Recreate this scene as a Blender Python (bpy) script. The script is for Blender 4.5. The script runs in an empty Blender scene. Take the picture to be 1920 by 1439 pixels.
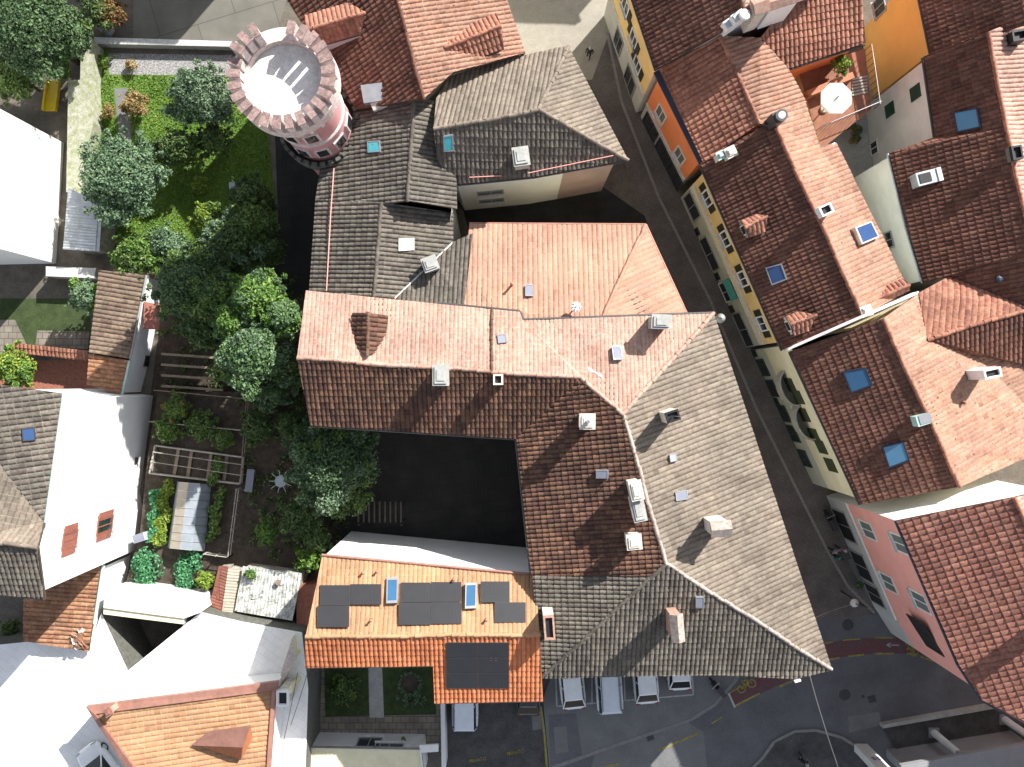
import bpy, bmesh, math, random
import numpy as np
from mathutils import Vector, Matrix
from mathutils.geometry import tessellate_polygon
random.seed(7); rng = np.random.default_rng(11)
sc = bpy.context.scene; col = sc.collection
HC = 60.0; F = 1600.0                      # camera height, focal length for a 1920 px wide frame
CX, CY = 960.0, 719.5
def P(u, v, z=0.0):                        # place seen at (u, v) that lies at height z
    k = (HC - z) / F
    return Vector(((u - CX) * k, -(v - CY) * k, z))
GZ = 1.5                                   # the vegetable garden lies on a terrace
def PG(u, v, z=0.0): return P(u, v, z + GZ)
def R(a): return math.radians(a)

# ------------------------------------------------------------------ materials
def new_mat(name):
    m = bpy.data.materials.new(name); m.use_nodes = True
    nt = m.node_tree; b = nt.nodes['Principled BSDF']
    return m, nt, b
def node(nt, t, **kw):
    n = nt.nodes.new(t)
    for k, v in kw.items(): setattr(n, k, v)
    return n
def rgb(c): return (c[0], c[1], c[2], 1.0)
def ramp(nt, cols, interp='LINEAR'):
    r = node(nt, 'ShaderNodeValToRGB'); e = r.color_ramp.elements; r.color_ramp.interpolation = 'LINEAR'
    while len(e) < len(cols): e.new(0.5)
    for i, c in enumerate(cols):
        e[i].position = i / max(1, len(cols) - 1) if True else 0; e[i].color = rgb(c)
    return r
def mixc(nt, fac, a, b, mode='MIX'):
    m = node(nt, 'ShaderNodeMix', data_type='RGBA', blend_type=mode)
    for sock, val in ((m.inputs[0], fac), (m.inputs[6], a), (m.inputs[7], b)):
        if isinstance(val, (int, float)): sock.default_value = val
        elif isinstance(val, tuple): sock.default_value = rgb(val)
        else: nt.links.new(val, sock)
    return m.outputs[2]
def plain(name, c, rough=0.8, var=0.18, scale=1.5, metal=0.0, bump=0.0, c2=None, detail=6, spec=None, world=True, fine=0.0):
    m, nt, b = new_mat(name)
    tc = node(nt, 'ShaderNodeTexCoord')
    if world:
        g = node(nt, 'ShaderNodeNewGeometry'); vec = g.outputs['Position']
    else: vec = tc.outputs['Object']
    n = node(nt, 'ShaderNodeTexNoise'); n.inputs['Scale'].default_value = scale; n.inputs['Detail'].default_value = detail
    n.inputs['Roughness'].default_value = 0.65
    nt.links.new(vec, n.inputs['Vector'])
    lo = tuple(max(0, x * (1 - var)) for x in c); hi = tuple(min(1, x * (1 + var)) for x in c) if c2 is None else c2
    if c2 is not None: lo = c
    r = ramp(nt, [lo, hi]); r.color_ramp.elements[0].position = 0.32; r.color_ramp.elements[1].position = 0.68
    nt.links.new(n.outputs['Fac'], r.inputs['Fac'])
    out = r.outputs['Color']
    if fine:
        n2 = node(nt, 'ShaderNodeTexNoise'); n2.inputs['Scale'].default_value = 9; n2.inputs['Detail'].default_value = 4
        nt.links.new(vec, n2.inputs['Vector'])
        r2 = ramp(nt, [(1 - fine,) * 3, (1 + fine,) * 3]); r2.color_ramp.elements[0].position = 0.3; r2.color_ramp.elements[1].position = 0.7
        nt.links.new(n2.outputs['Fac'], r2.inputs['Fac'])
        out = mixc(nt, 1.0, out, r2.outputs['Color'], 'MULTIPLY')
    nt.links.new(out, b.inputs['Base Color'])
    b.inputs['Roughness'].default_value = rough; b.inputs['Metallic'].default_value = metal
    if spec is not None: b.inputs['Specular IOR Level'].default_value = spec
    if bump:
        bp = node(nt, 'ShaderNodeBump'); bp.inputs['Strength'].default_value = bump; bp.inputs['Distance'].default_value = 0.03
        n3 = node(nt, 'ShaderNodeTexNoise'); n3.inputs['Scale'].default_value = 14; nt.links.new(vec, n3.inputs['Vector'])
        nt.links.new(n3.outputs['Fac'], bp.inputs['Height']); nt.links.new(bp.outputs['Normal'], b.inputs['Normal'])
    return m
def tile_mat(name, cols, stain, amount=0.5, scale=0.9, dirt=0.35):
    m, nt, b = new_mat(name)
    uv = node(nt, 'ShaderNodeUVMap'); fl = node(nt, 'ShaderNodeVectorMath', operation='FLOOR'); nt.links.new(uv.outputs['UV'], fl.inputs[0])
    wn = node(nt, 'ShaderNodeTexWhiteNoise', noise_dimensions='2D'); nt.links.new(fl.outputs['Vector'], wn.inputs['Vector'])
    r = ramp(nt, cols, 'CONSTANT' if False else 'LINEAR'); nt.links.new(wn.outputs['Value'], r.inputs['Fac'])
    r5 = ramp(nt, [(.80, .79, .78), (1, 1, 1)]); r5.color_ramp.interpolation = 'CONSTANT'; r5.color_ramp.elements[0].position = 0; r5.color_ramp.elements[1].position = .03
    wn2 = node(nt, 'ShaderNodeTexWhiteNoise', noise_dimensions='3D'); nt.links.new(fl.outputs['Vector'], wn2.inputs['Vector']); nt.links.new(wn2.outputs['Value'], r5.inputs['Fac'])
    mp = node(nt, 'ShaderNodeMapping'); mp.inputs['Scale'].default_value = (.55, .06, 1); nt.links.new(uv.outputs['UV'], mp.inputs['Vector'])
    n6 = node(nt, 'ShaderNodeTexNoise'); n6.inputs['Scale'].default_value = 1; n6.inputs['Detail'].default_value = 4; nt.links.new(mp.outputs['Vector'], n6.inputs['Vector'])
    r6 = ramp(nt, [(.88, .87, .86), (1.06, 1.06, 1.06)]); r6.color_ramp.elements[0].position = .35; r6.color_ramp.elements[1].position = .6; nt.links.new(n6.outputs['Fac'], r6.inputs['Fac'])
    tile_c = mixc(nt, 1.0, mixc(nt, 1.0, r.outputs['Color'], r5.outputs['Color'], 'MULTIPLY'), r6.outputs['Color'], 'MULTIPLY')
    g = node(nt, 'ShaderNodeNewGeometry')
    n = node(nt, 'ShaderNodeTexNoise'); n.inputs['Scale'].default_value = scale; n.inputs['Detail'].default_value = 8; n.inputs['Roughness'].default_value = 0.7
    nt.links.new(g.outputs['Position'], n.inputs['Vector'])
    mr = node(nt, 'ShaderNodeMapRange'); mr.inputs[1].default_value = 0.42; mr.inputs[2].default_value = 0.72; mr.inputs[3].default_value = 0; mr.inputs[4].default_value = amount
    nt.links.new(n.outputs['Fac'], mr.inputs[0])
    c1 = mixc(nt, mr.outputs[0], tile_c, stain)
    n4 = node(nt, 'ShaderNodeTexNoise'); n4.inputs['Scale'].default_value = .33; n4.inputs['Detail'].default_value = 3; nt.links.new(g.outputs['Position'], n4.inputs['Vector'])
    r4 = ramp(nt, [(.86, .86, .87), (1.12, 1.10, 1.08)]); r4.color_ramp.elements[0].position = .35; r4.color_ramp.elements[1].position = .65; nt.links.new(n4.outputs['Fac'], r4.inputs['Fac'])
    c1 = mixc(nt, 1.0, c1, r4.outputs['Color'], 'MULTIPLY')
    n2 = node(nt, 'ShaderNodeTexNoise'); n2.inputs['Scale'].default_value = 6.0; n2.inputs['Detail'].default_value = 5
    nt.links.new(g.outputs['Position'], n2.inputs['Vector'])
    r2 = ramp(nt, [(1 - dirt,) * 3, (1 + dirt * 0.5,) * 3]); r2.color_ramp.elements[0].position = 0.3; r2.color_ramp.elements[1].position = 0.65
    nt.links.new(n2.outputs['Fac'], r2.inputs['Fac'])
    c2 = mixc(nt, 1.0, c1, r2.outputs['Color'], 'MULTIPLY')
    nt.links.new(c2, b.inputs['Base Color']); b.inputs['Roughness'].default_value = 0.85; b.inputs['Specular IOR Level'].default_value = 0.3
    return m
def leaf_mat(name, dark, light, tip=None, trans=0.25):
    m, nt, b = new_mat(name)
    uv = node(nt, 'ShaderNodeUVMap'); sp = node(nt, 'ShaderNodeSeparateXYZ'); nt.links.new(uv.outputs['UV'], sp.inputs[0])
    r = ramp(nt, [dark, light] if tip is None else [dark, light, tip]); nt.links.new(sp.outputs['X'], r.inputs['Fac'])
    nt.links.new(r.outputs['Color'], b.inputs['Base Color']); b.inputs['Roughness'].default_value = 0.55; b.inputs['Specular IOR Level'].default_value = 0.35
    tr = node(nt, 'ShaderNodeBsdfTranslucent'); nt.links.new(r.outputs['Color'], tr.inputs['Color'])
    mx = node(nt, 'ShaderNodeMixShader'); mx.inputs[0].default_value = trans
    nt.links.new(b.outputs[0], mx.inputs[1]); nt.links.new(tr.outputs[0], mx.inputs[2])
    nt.links.new(mx.outputs[0], nt.nodes['Material Output'].inputs[0])
    return m
def paving_mat(name, c1, c2, mortar, sx=0.5, sy=0.5, ms=0.02, rough=0.85, rot=0.0, var=0.25, offset=0.5):
    m, nt, b = new_mat(name)
    g = node(nt, 'ShaderNodeNewGeometry'); mp = node(nt, 'ShaderNodeMapping'); mp.inputs['Rotation'].default_value = (0, 0, R(rot))
    nt.links.new(g.outputs['Position'], mp.inputs['Vector'])
    br = node(nt, 'ShaderNodeTexBrick'); br.offset = offset
    br.inputs['Color1'].default_value = rgb(c1); br.inputs['Color2'].default_value = rgb(c2); br.inputs['Mortar'].default_value = rgb(mortar)
    br.inputs['Scale'].default_value = 1.0; br.inputs['Brick Width'].default_value = sx; br.inputs['Row Height'].default_value = sy; br.inputs['Mortar Size'].default_value = ms
    nt.links.new(mp.outputs['Vector'], br.inputs['Vector'])
    n = node(nt, 'ShaderNodeTexNoise'); n.inputs['Scale'].default_value = 0.7; n.inputs['Detail'].default_value = 8; nt.links.new(g.outputs['Position'], n.inputs['Vector'])
    r = ramp(nt, [(1 - var,) * 3, (1 + var,) * 3]); r.color_ramp.elements[0].position = 0.3; r.color_ramp.elements[1].position = 0.7
    nt.links.new(n.outputs['Fac'], r.inputs['Fac'])
    nt.links.new(mixc(nt, 1.0, br.outputs['Color'], r.outputs['Color'], 'MULTIPLY'), b.inputs['Base Color'])
    b.inputs['Roughness'].default_value = rough
    return m
def glossy(name, c, rough=0.08, metal=0.0, coat=0.0):
    m = plain(name, c, rough, 0.06, 2.0, metal)
    if coat:
        b = m.node_tree.nodes['Principled BSDF']; b.inputs['Coat Weight'].default_value = coat; b.inputs['Coat Roughness'].default_value = 0.05
    return m

M = {}
# clay tiles
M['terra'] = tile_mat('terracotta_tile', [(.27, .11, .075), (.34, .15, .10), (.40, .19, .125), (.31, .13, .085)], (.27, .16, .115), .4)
M['terra_mid'] = tile_mat('half_lit_clay_tile', [(.21, .085, .062), (.27, .115, .083), (.33, .155, .11), (.24, .098, .072)], (.19, .11, .088), .4)  # the same street tile painted paler where the slope is lit more strongly
M['terra_shade'] = tile_mat('shade_side_clay_tile', [(.110, .047, .032), (.148, .065, .045), (.185, .089, .062), (.125, .054, .038)], (.085, .052, .043), .45)  # darker copy of the salmon and peach tiles for slopes turned from the sun
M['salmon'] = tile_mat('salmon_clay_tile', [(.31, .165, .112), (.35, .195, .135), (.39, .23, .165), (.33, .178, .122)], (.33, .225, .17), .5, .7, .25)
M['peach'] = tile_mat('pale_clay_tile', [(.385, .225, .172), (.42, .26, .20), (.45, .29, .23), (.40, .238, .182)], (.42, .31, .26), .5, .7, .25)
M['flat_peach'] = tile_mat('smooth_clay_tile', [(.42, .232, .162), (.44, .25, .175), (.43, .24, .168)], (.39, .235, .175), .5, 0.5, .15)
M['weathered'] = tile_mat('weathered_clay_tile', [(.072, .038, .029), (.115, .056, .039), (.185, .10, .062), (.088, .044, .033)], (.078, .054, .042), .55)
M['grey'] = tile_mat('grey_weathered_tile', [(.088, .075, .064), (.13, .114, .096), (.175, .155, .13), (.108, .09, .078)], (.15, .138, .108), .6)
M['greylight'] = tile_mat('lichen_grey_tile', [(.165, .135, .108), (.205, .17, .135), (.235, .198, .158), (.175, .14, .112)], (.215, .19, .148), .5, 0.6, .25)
M['orange'] = tile_mat('new_orange_tile', [(.45, .15, .062), (.51, .18, .078), (.55, .21, .10)], (.43, .17, .09), .25, 1.0, .15)
M['sand'] = tile_mat('new_sand_orange_tile', [(.39, .215, .115), (.42, .245, .135), (.44, .26, .15)], (.38, .22, .13), .3, 1.0, .12)
M['brown'] = tile_mat('brown_tile', [(.11, .076, .055), (.16, .115, .085), (.20, .15, .11), (.13, .085, .068)], (.17, .145, .10), .5)
M['rust'] = tile_mat('rusty_tile', [(.19, .086, .047), (.28, .14, .075), (.35, .19, .11), (.22, .10, .06)], (.22, .15, .10), .5)
M['palecap'] = tile_mat('pale_ridge_tile', [(.34, .285, .25), (.42, .35, .31), (.38, .32, .28)], (.34, .30, .26), .4)
M['under'] = plain('roof_timber', (.07, .05, .04), .9)
# plaster
def plaster(n, c, var=.10, **k): return plain(n, c, .9, var, .8, bump=.15, **k)
M['white'] = plaster('white_plaster', (.80, .79, .77), .05, fine=.04)
M['whitewash'] = plaster('chalky_white_plaster', (.84, .83, .82), .04)
M['cream'] = plaster('cream_plaster', (.74, .68, .46))
M['creamgrey'] = plaster('grey_cream_plaster', (.50, .50, .40))
M['yellow'] = plaster('yellow_plaster', (.74, .52, .22))
M['ochre'] = plaster('ochre_plaster', (.66, .42, .13), .06)
M['orangewall'] = plaster('orange_plaster', (.78, .24, .085))
M['pinkwall'] = plaster('pink_plaster', (.80, .37, .31), .06)
M['dullpink'] = plaster('shaded_pink_plaster', (.42, .30, .28))  # pink dulled in colour for a wall that stands in shade
M['towerpink'] = plaster('tower_pink_plaster', (.52, .25, .25), .10)
M['greywall'] = plaster('grey_plaster', (.46, .46, .44))
M['shadegrey'] = plaster('shaded_grey_plaster', (.24, .24, .25))  # deep shade of the colonnade mixed into the grey
M['palegrey'] = plaster('pale_grey_plaster', (.66, .66, .65))
M['greenwhite'] = plaster('greenish_white_plaster', (.68, .70, .64))
M['brick'] = plain('old_brick', (.28, .11, .07), .9, .3, 5)
M['stone'] = plain('rubble_stone', (.33, .31, .27), .95, .4, 5, bump=.5, fine=.3)
M['mossstone'] = plain('mossy_stone', (.22, .25, .11), .95, 0, 2.5, c2=(.42, .41, .36), bump=.4, fine=.25)
M['palestone'] = plain('pale_stone', (.55, .54, .52), .9, .15, 3, fine=.15)
M['merlon'] = plain('purple_brown_brick', (.26, .175, .16), .9, .4, 3, fine=.3)
M['corbel'] = plain('pale_corbel_stone', (.56, .47, .44), .9, .2, 2.5, fine=.2)
M['shadestone'] = plain('shaded_stone', (.10, .10, .085), .95, .3, 4, fine=.2)  # stone colour darkened as the shade on the gallery ring and pit sides
M['deck'] = plain('pale_concrete_deck', (.66, .66, .64), .9, .22, 1.3, fine=.12)
M['concrete'] = plain('concrete', (.36, .36, .34), .9, .15, 2, fine=.1)
M['chimwhite'] = plain('chimney_render', (.58, .54, .47), .9, .18, 3, fine=.15)
M['chimbrick'] = plain('chimney_brick', (.40, .24, .18), .9, .22, 4, fine=.15)
# metal, glass, wood
M['dark'] = plain('dark_opening', (.012, .012, .014), .6, .2)
M['pane'] = glossy('window_glass', (.02, .024, .028), .06)
M['skyglass'] = glossy('skylight_glass', (.045, .125, .235), .05)
M['skyglass2'] = glossy('pale_skylight_glass', (.10, .235, .37), .08)
M['tealglass'] = glossy('teal_skylight_glass', (.07, .38, .44), .2)
M['navyglass'] = glossy('navy_skylight_glass', (.04, .08, .19), .05)
M['solar'] = plain('solar_cells', (.020, .020, .023), .5, .15, 1.2)
M['solarline'] = plain('solar_busbar', (.035, .036, .04), .4, .1)
M['alu'] = plain('bare_aluminium', (.60, .60, .60), .35, .08, 2, .9)
M['zinc'] = plain('zinc_sheet', (.42, .45, .47), .4, .15, 2, .6)
M['mint'] = plain('verdigris_copper', (.40, .56, .50), .6, .12, 3)
M['copper'] = plain('brown_copper_sheet', (.36, .18, .135), .5, .18, 2, .35)
M['gutter'] = plain('dark_gutter', (.05, .048, .05), .5, .2)
M['navy'] = plain('dark_blue_gutter', (.022, .028, .05), .5, .2)
M['whitepaint'] = plain('white_paint', (.74, .74, .72), .5, .06)
M['greyframe'] = plain('grey_frame', (.28, .29, .29), .5, .1)
M['greenshutter'] = plain('dark_green_shutter', (.018, .055, .035), .6, .2)
M['oliveshutter'] = plain('olive_shutter', (.05, .06, .025), .6, .2)
M['darkshutter'] = plain('near_black_shutter', (.025, .028, .022), .6, .2)
M['brownshutter'] = plain('red_brown_shutter', (.27, .10, .07), .6, .15)
M['greyshutter'] = plain('grey_shutter', (.13, .15, .14), .6, .15)
M['teal'] = plain('teal_paint', (.02, .18, .15), .5, .2)
M['balcony'] = plain('balcony_stone', (.36, .335, .28), .8, .2)
M['wood'] = plain('weathered_wood', (.22, .17, .12), .85, .25, 4)
M['darkwood'] = plain('dark_wood', (.05, .042, .034), .85, .25, 4)
M['palewood'] = plain('pale_weathered_wood', (.38, .35, .30), .85, .2, 4)
M['iron'] = plain('black_iron', (.02, .02, .022), .5, .2)
# ground
M['soil'] = plain('garden_soil', (.055, .042, .03), .95, .4, 2.2, fine=.3)
M['groundmat'] = plain('bare_ground', (.12, .105, .085), .95, .3, 1.2, fine=.2)
M['asphalt'] = plain('asphalt', (.115, .115, .122), .9, .18, .45, bump=.2, fine=.14)
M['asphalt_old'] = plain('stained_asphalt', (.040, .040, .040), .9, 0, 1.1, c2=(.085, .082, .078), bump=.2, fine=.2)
M['asphalt_pale'] = plain('worn_pale_asphalt', (.16, .16, .16), .9, .15, .6, bump=.2, fine=.1)
M['cobble'] = paving_mat('street_cobbles', (.125, .107, .098), (.155, .13, .118), (.075, .066, .06), .22, .16, .015, rot=20)
M['gutterstone'] = plain('gutter_stone', (.24, .22, .205), .9, .15, 4)
M['plaza'] = plain('pale_plaza_stone', (.30, .275, .23), .9, .1, 1.5, fine=.1)
M['limestone'] = paving_mat('white_limestone_paving', (.78, .775, .76), (.82, .81, .80), (.69, .69, .67), .9, .5, .018, rot=35, var=.08)
M['kerb'] = plain('kerb_stone', (.20, .20, .19), .9, .15, 3)
M['shadeyard'] = paving_mat('shaded_yard_paving', (.013, .012, .011), (.018, .017, .016), (.009, .009, .008), 1.1, .8, .03, rot=-8, var=.45)  # near-black paving colour holds the deep shade of the yards
M['gravel'] = plain('pale_gravel', (.27, .265, .255), .95, .25, 9, fine=.4, bump=.5)
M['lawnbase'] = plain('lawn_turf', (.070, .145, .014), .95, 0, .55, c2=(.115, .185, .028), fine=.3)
M['shade_lawn'] = plain('shaded_turf', (.035, .055, .015), .95, .35, 1.5, fine=.3)  # lawn colour darkened for the grass lying in shade
M['slab'] = paving_mat('garden_slabs', (.17, .15, .125), (.22, .19, .15), (.06, .055, .045), .6, .45, .02)
M['concroad'] = paving_mat('concrete_road', (.135, .127, .107), (.15, .142, .12), (.085, .08, .07), 5.5, 3.4, .03, rot=-17, var=.15)
M['redlane'] = plain('red_lane_paint', (.15, .04, .045), .85, 0, 1.6, c2=(.095, .075, .078), fine=.25)
M['yellowpaint'] = plain('yellow_road_paint', (.36, .285, .04), .8, 0, 3, c2=(.19, .165, .07), fine=.25)
M['whiteroad'] = plain('white_road_paint', (.40, .40, .39), .8, .25, 4)
M['manhole'] = plain('cast_iron_cover', (.045, .045, .048), .7, .2, 6)
# cars etc.
M['carwhite'] = glossy('white_car_paint', (.80, .81, .82), .3, 0, .5)
M['carsilver'] = glossy('silver_blue_car_paint', (.66, .70, .76), .3, 0, .5)
M['cardark'] = glossy('dark_car_paint', (.03, .03, .035), .3, 0, .6)
M['carglass'] = glossy('car_glass', (.012, .014, .013), .06)
M['rubber'] = plain('tyre_rubber', (.015, .015, .015), .85, .2)
M['red'] = plain('red_plastic', (.35, .02, .02), .4, .1)
M['brightyellow'] = plain('yellow_plastic', (.62, .44, .015), .45, .12, 2)
M['fabric'] = plain('white_canvas', (.82, .81, .80), .85, .04)
M['pot'] = plain('terracotta_pot', (.42, .18, .10), .85, .15)
M['terracefloor'] = plain('terracotta_floor', (.26, .115, .07), .85, .2, 3)
M['polyskin'] = plain('greenhouse_film', (.26, .29, .32), .35, .12, 2)
M['tan'] = plain('tan_sheet', (.36, .32, .25), .7, .12, 2)
M['blue'] = plain('blue_paint', (.02, .03, .26), .5, .1)
M['greyplastic'] = plain('grey_blue_plastic', (.20, .21, .26), .6, .12)
M['skin'] = plain('skin', (.45, .28, .20), .6, .05)
M['clothdark'] = plain('dark_cloth', (.018, .016, .020), .9, .2, 8)
M['clothmauve'] = plain('mauve_cloth', (.30, .25, .30), .9, .2, 8)
M['clothteal'] = plain('teal_cloth', (.04, .18, .19), .9, .2, 8)
M['clothgrey'] = plain('grey_cloth', (.14, .14, .15), .9, .2, 8)
M['hairgrey'] = plain('grey_hair', (.35, .33, .33), .8, .15, 9)
M['hairdark'] = plain('dark_hair', (.03, .02, .015), .7, .2, 9)
M['corrugated'] = plain('lichened_sheet', (.20, .215, .17), .85, 0, 2.6, c2=(.72, .72, .70), fine=.35)
# leaves
M['bark'] = plain('bark', (.09, .065, .045), .95, .3, 6)
M['olive'] = leaf_mat('olive_leaf', (.030, .060, .030), (.13, .21, .11), (.26, .34, .22))
M['bluegreen'] = leaf_mat('blue_green_leaf', (.042, .082, .040), (.13, .215, .112), (.26, .36, .21))
M['mid'] = leaf_mat('mid_green_leaf', (.028, .062, .014), (.115, .20, .044), (.24, .33, .09))
M['bright'] = leaf_mat('bright_green_leaf', (.030, .075, .012), (.115, .23, .040), (.25, .37, .09))
M['fresh'] = leaf_mat('fresh_green_leaf', (.030, .070, .022), (.11, .20, .075), (.23, .33, .15))
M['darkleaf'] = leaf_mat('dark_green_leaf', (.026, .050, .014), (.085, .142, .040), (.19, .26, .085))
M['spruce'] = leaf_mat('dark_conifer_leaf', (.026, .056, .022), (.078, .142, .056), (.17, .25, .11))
M['lime'] = leaf_mat('yellow_green_leaf', (.06, .12, .012), (.20, .30, .035), (.36, .43, .08))
M['drybush'] = leaf_mat('dry_brown_leaf', (.13, .08, .025), (.34, .24, .09), (.50, .40, .20))
M['redbush'] = leaf_mat('reddish_leaf', (.09, .03, .015), (.22, .11, .04), (.28, .26, .07))
M['crop'] = leaf_mat('crop_leaf', (.02, .09, .04), (.07, .26, .11), (.16, .42, .20))
M['grassleaf'] = leaf_mat('grass_blade', (.045, .105, .010), (.115, .225, .022), (.21, .32, .05), .15)

# ------------------------------------------------------------------ mesh builder
class MB:
    def __init__(s): s.v = []; s.f = []; s.m = []; s.uv = []; s.mats = []; s.smooth = []
    def mi(s, m):
        if m not in s.mats: s.mats.append(m)
        return s.mats.index(m)
    def add(s, verts, faces, m, uvs=None, smooth=False):
        o = len(s.v); i = s.mi(m); s.v.extend([tuple(p) for p in verts])
        for k, f in enumerate(faces):
            s.f.append([o + x for x in f]); s.m.append(i); s.smooth.append(smooth)
            s.uv.extend([tuple(uvs[x]) for x in f] if uvs is not None else [(.5, .5)] * len(f))
    def quad(s, a, b, c, d, m): s.add([a, b, c, d], [(0, 1, 2, 3)], m)
    def prism(s, bottom, top, m, mtop=None, capb=True):
        n = len(bottom)
        tris = tessellate_polygon([[Vector((p[0], p[1], 0)) for p in top]])
        flat = all(abs(p[2] - top[0][2]) < 1e-6 for p in top)
        def orient(t, up):
            a, b, c = [Vector(top[i]) for i in t]
            nz = (b.x - a.x) * (c.y - a.y) - (b.y - a.y) * (c.x - a.x)
            return t if (nz > 0) == up else t[::-1]
        s.add(top, [orient(t, True) for t in tris], mtop or m)
        if capb: s.add(bottom, [orient(t, False) for t in tris], m)
        s.add(list(bottom) + list(top), [(i, (i + 1) % n, n + (i + 1) % n, n + i) for i in range(n)], m)
    def box(s, c, size, m, rot=0.0, mtop=None):
        x, y, z = size[0] / 2, size[1] / 2, size[2] / 2; cr, sr = math.cos(rot), math.sin(rot)
        def t(a, b): return (c[0] + a * cr - b * sr, c[1] + a * sr + b * cr)
        q = [t(-x, -y), t(x, -y), t(x, y), t(-x, y)]
        s.prism([(a, b, c[2] - z) for a, b in q], [(a, b, c[2] + z) for a, b in q], m, mtop)
    def obox(s, o, ax, ay, az, m):             # box from a corner frame: centre o, half axes
        o, ax, ay, az = Vector(o), Vector(ax), Vector(ay), Vector(az)
        v = [o + i * ax + j * ay + k * az for k in (-1, 1) for j in (-1, 1) for i in (-1, 1)]
        s.add(v, [(0, 2, 3, 1), (4, 5, 7, 6), (0, 1, 5, 4), (2, 6, 7, 3), (0, 4, 6, 2), (1, 3, 7, 5)], m)
    def cyl(s, a, b, r0, r1, m, n=10, caps=True, smooth=True, uv=None):
        a, b = Vector(a), Vector(b); d = (b - a).normalized()
        x = d.orthogonal().normalized(); y = d.cross(x)
        va = [a + (x * math.cos(t) + y * math.sin(t)) * r0 for t in [2 * math.pi * i / n for i in range(n)]]
        vb = [b + (x * math.cos(t) + y * math.sin(t)) * r1 for t in [2 * math.pi * i / n for i in range(n)]]
        uvs = [uv] * (2 * n) if uv else None
        s.add(va + vb, [(i, (i + 1) % n, n + (i + 1) % n, n + i) for i in range(n)], m, uvs, smooth)
        if caps: s.add(va, [tuple(range(n))[::-1]], m, uvs); s.add(vb, [tuple(range(n))], m, uvs)
    def tube(s, pts, r, m, n=6):
        for a, b in zip(pts[:-1], pts[1:]): s.cyl(a, b, r, r, m, n)
    def lathe(s, cx, cy, prof, m, n=48, smooth=True):
        vs = []; k = len(prof)
        for i in range(n):
            t = 2 * math.pi * i / n
            for r, z in prof: vs.append((cx + r * math.cos(t), cy + r * math.sin(t), z))
        fs = [(i * k + j, ((i + 1) % n) * k + j, ((i + 1) % n) * k + j + 1, i * k + j + 1) for i in range(n) for j in range(k - 1)]
        s.add(vs, fs, m, None, smooth)
    def sphere(s, c, r, m, n=10, sz=1.0):
        vs = [(c[0], c[1], c[2] - r * sz)]; k = n // 2
        for j in range(1, k):
            p = -math.pi / 2 + math.pi * j / k
            for i in range(n): vs.append((c[0] + r * math.cos(p) * math.cos(2 * math.pi * i / n), c[1] + r * math.cos(p) * math.sin(2 * math.pi * i / n), c[2] + r * sz * math.sin(p)))
        vs.append((c[0], c[1], c[2] + r * sz)); L = len(vs) - 1
        fs = [(0, 1 + (i + 1) % n, 1 + i) for i in range(n)]
        for j in range(k - 2): fs += [(1 + j * n + i, 1 + j * n + (i + 1) % n, 1 + (j + 1) * n + (i + 1) % n, 1 + (j + 1) * n + i) for i in range(n)]
        fs += [(L, L - n + i, L - n + (i + 1) % n) for i in range(n)]
        s.add(vs, fs, m, None, True)
    def build(s, name, parent=None):
        me = bpy.data.meshes.new(name); me.from_pydata(s.v, [], s.f)
        for m in s.mats: me.materials.append(m if not isinstance(m, str) else M[m])
        me.polygons.foreach_set('material_index', s.m); me.polygons.foreach_set('use_smooth', s.smooth)
        uvl = me.uv_layers.new(name='UVMap'); uvl.data.foreach_set('uv', np.array(s.uv, dtype=np.float32).ravel())
        me.update(); o = bpy.data.objects.new(name, me); col.objects.link(o)
        if parent is not None:
            o.parent = parent
            root = parent
            off = Vector(parent.get('_w', (0, 0, 0)))
            o.matrix_parent_inverse = Matrix.Translation(-off)
            o['_w'] = (0.0, 0.0, 0.0)
        return o
def tag(o, label, cat, group=None, kind=None):
    if label: o['label'] = label
    if cat: o['category'] = cat
    if group: o['group'] = group
    if kind: o['kind'] = kind
    return o
def thing(name, label, cat, loc=(0, 0, 0), group=None):
    o = bpy.data.objects.new(name, None); o.empty_display_size = 0.3; col.objects.link(o)
    o.location = loc; o['_w'] = tuple(float(x) for x in loc)
    return tag(o, label, cat, group)
def struct(name, b):
    o = b.build(name); o['kind'] = 'structure'; return o
def sheet(name, px, z, m, base=None):
    b = MB(); t = [P(u, v, z) for u, v in px]
    lo = z - 0.003 if base is None else base
    b.prism([(p.x, p.y, lo) for p in t], t, m)
    return struct(name, b)

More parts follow.
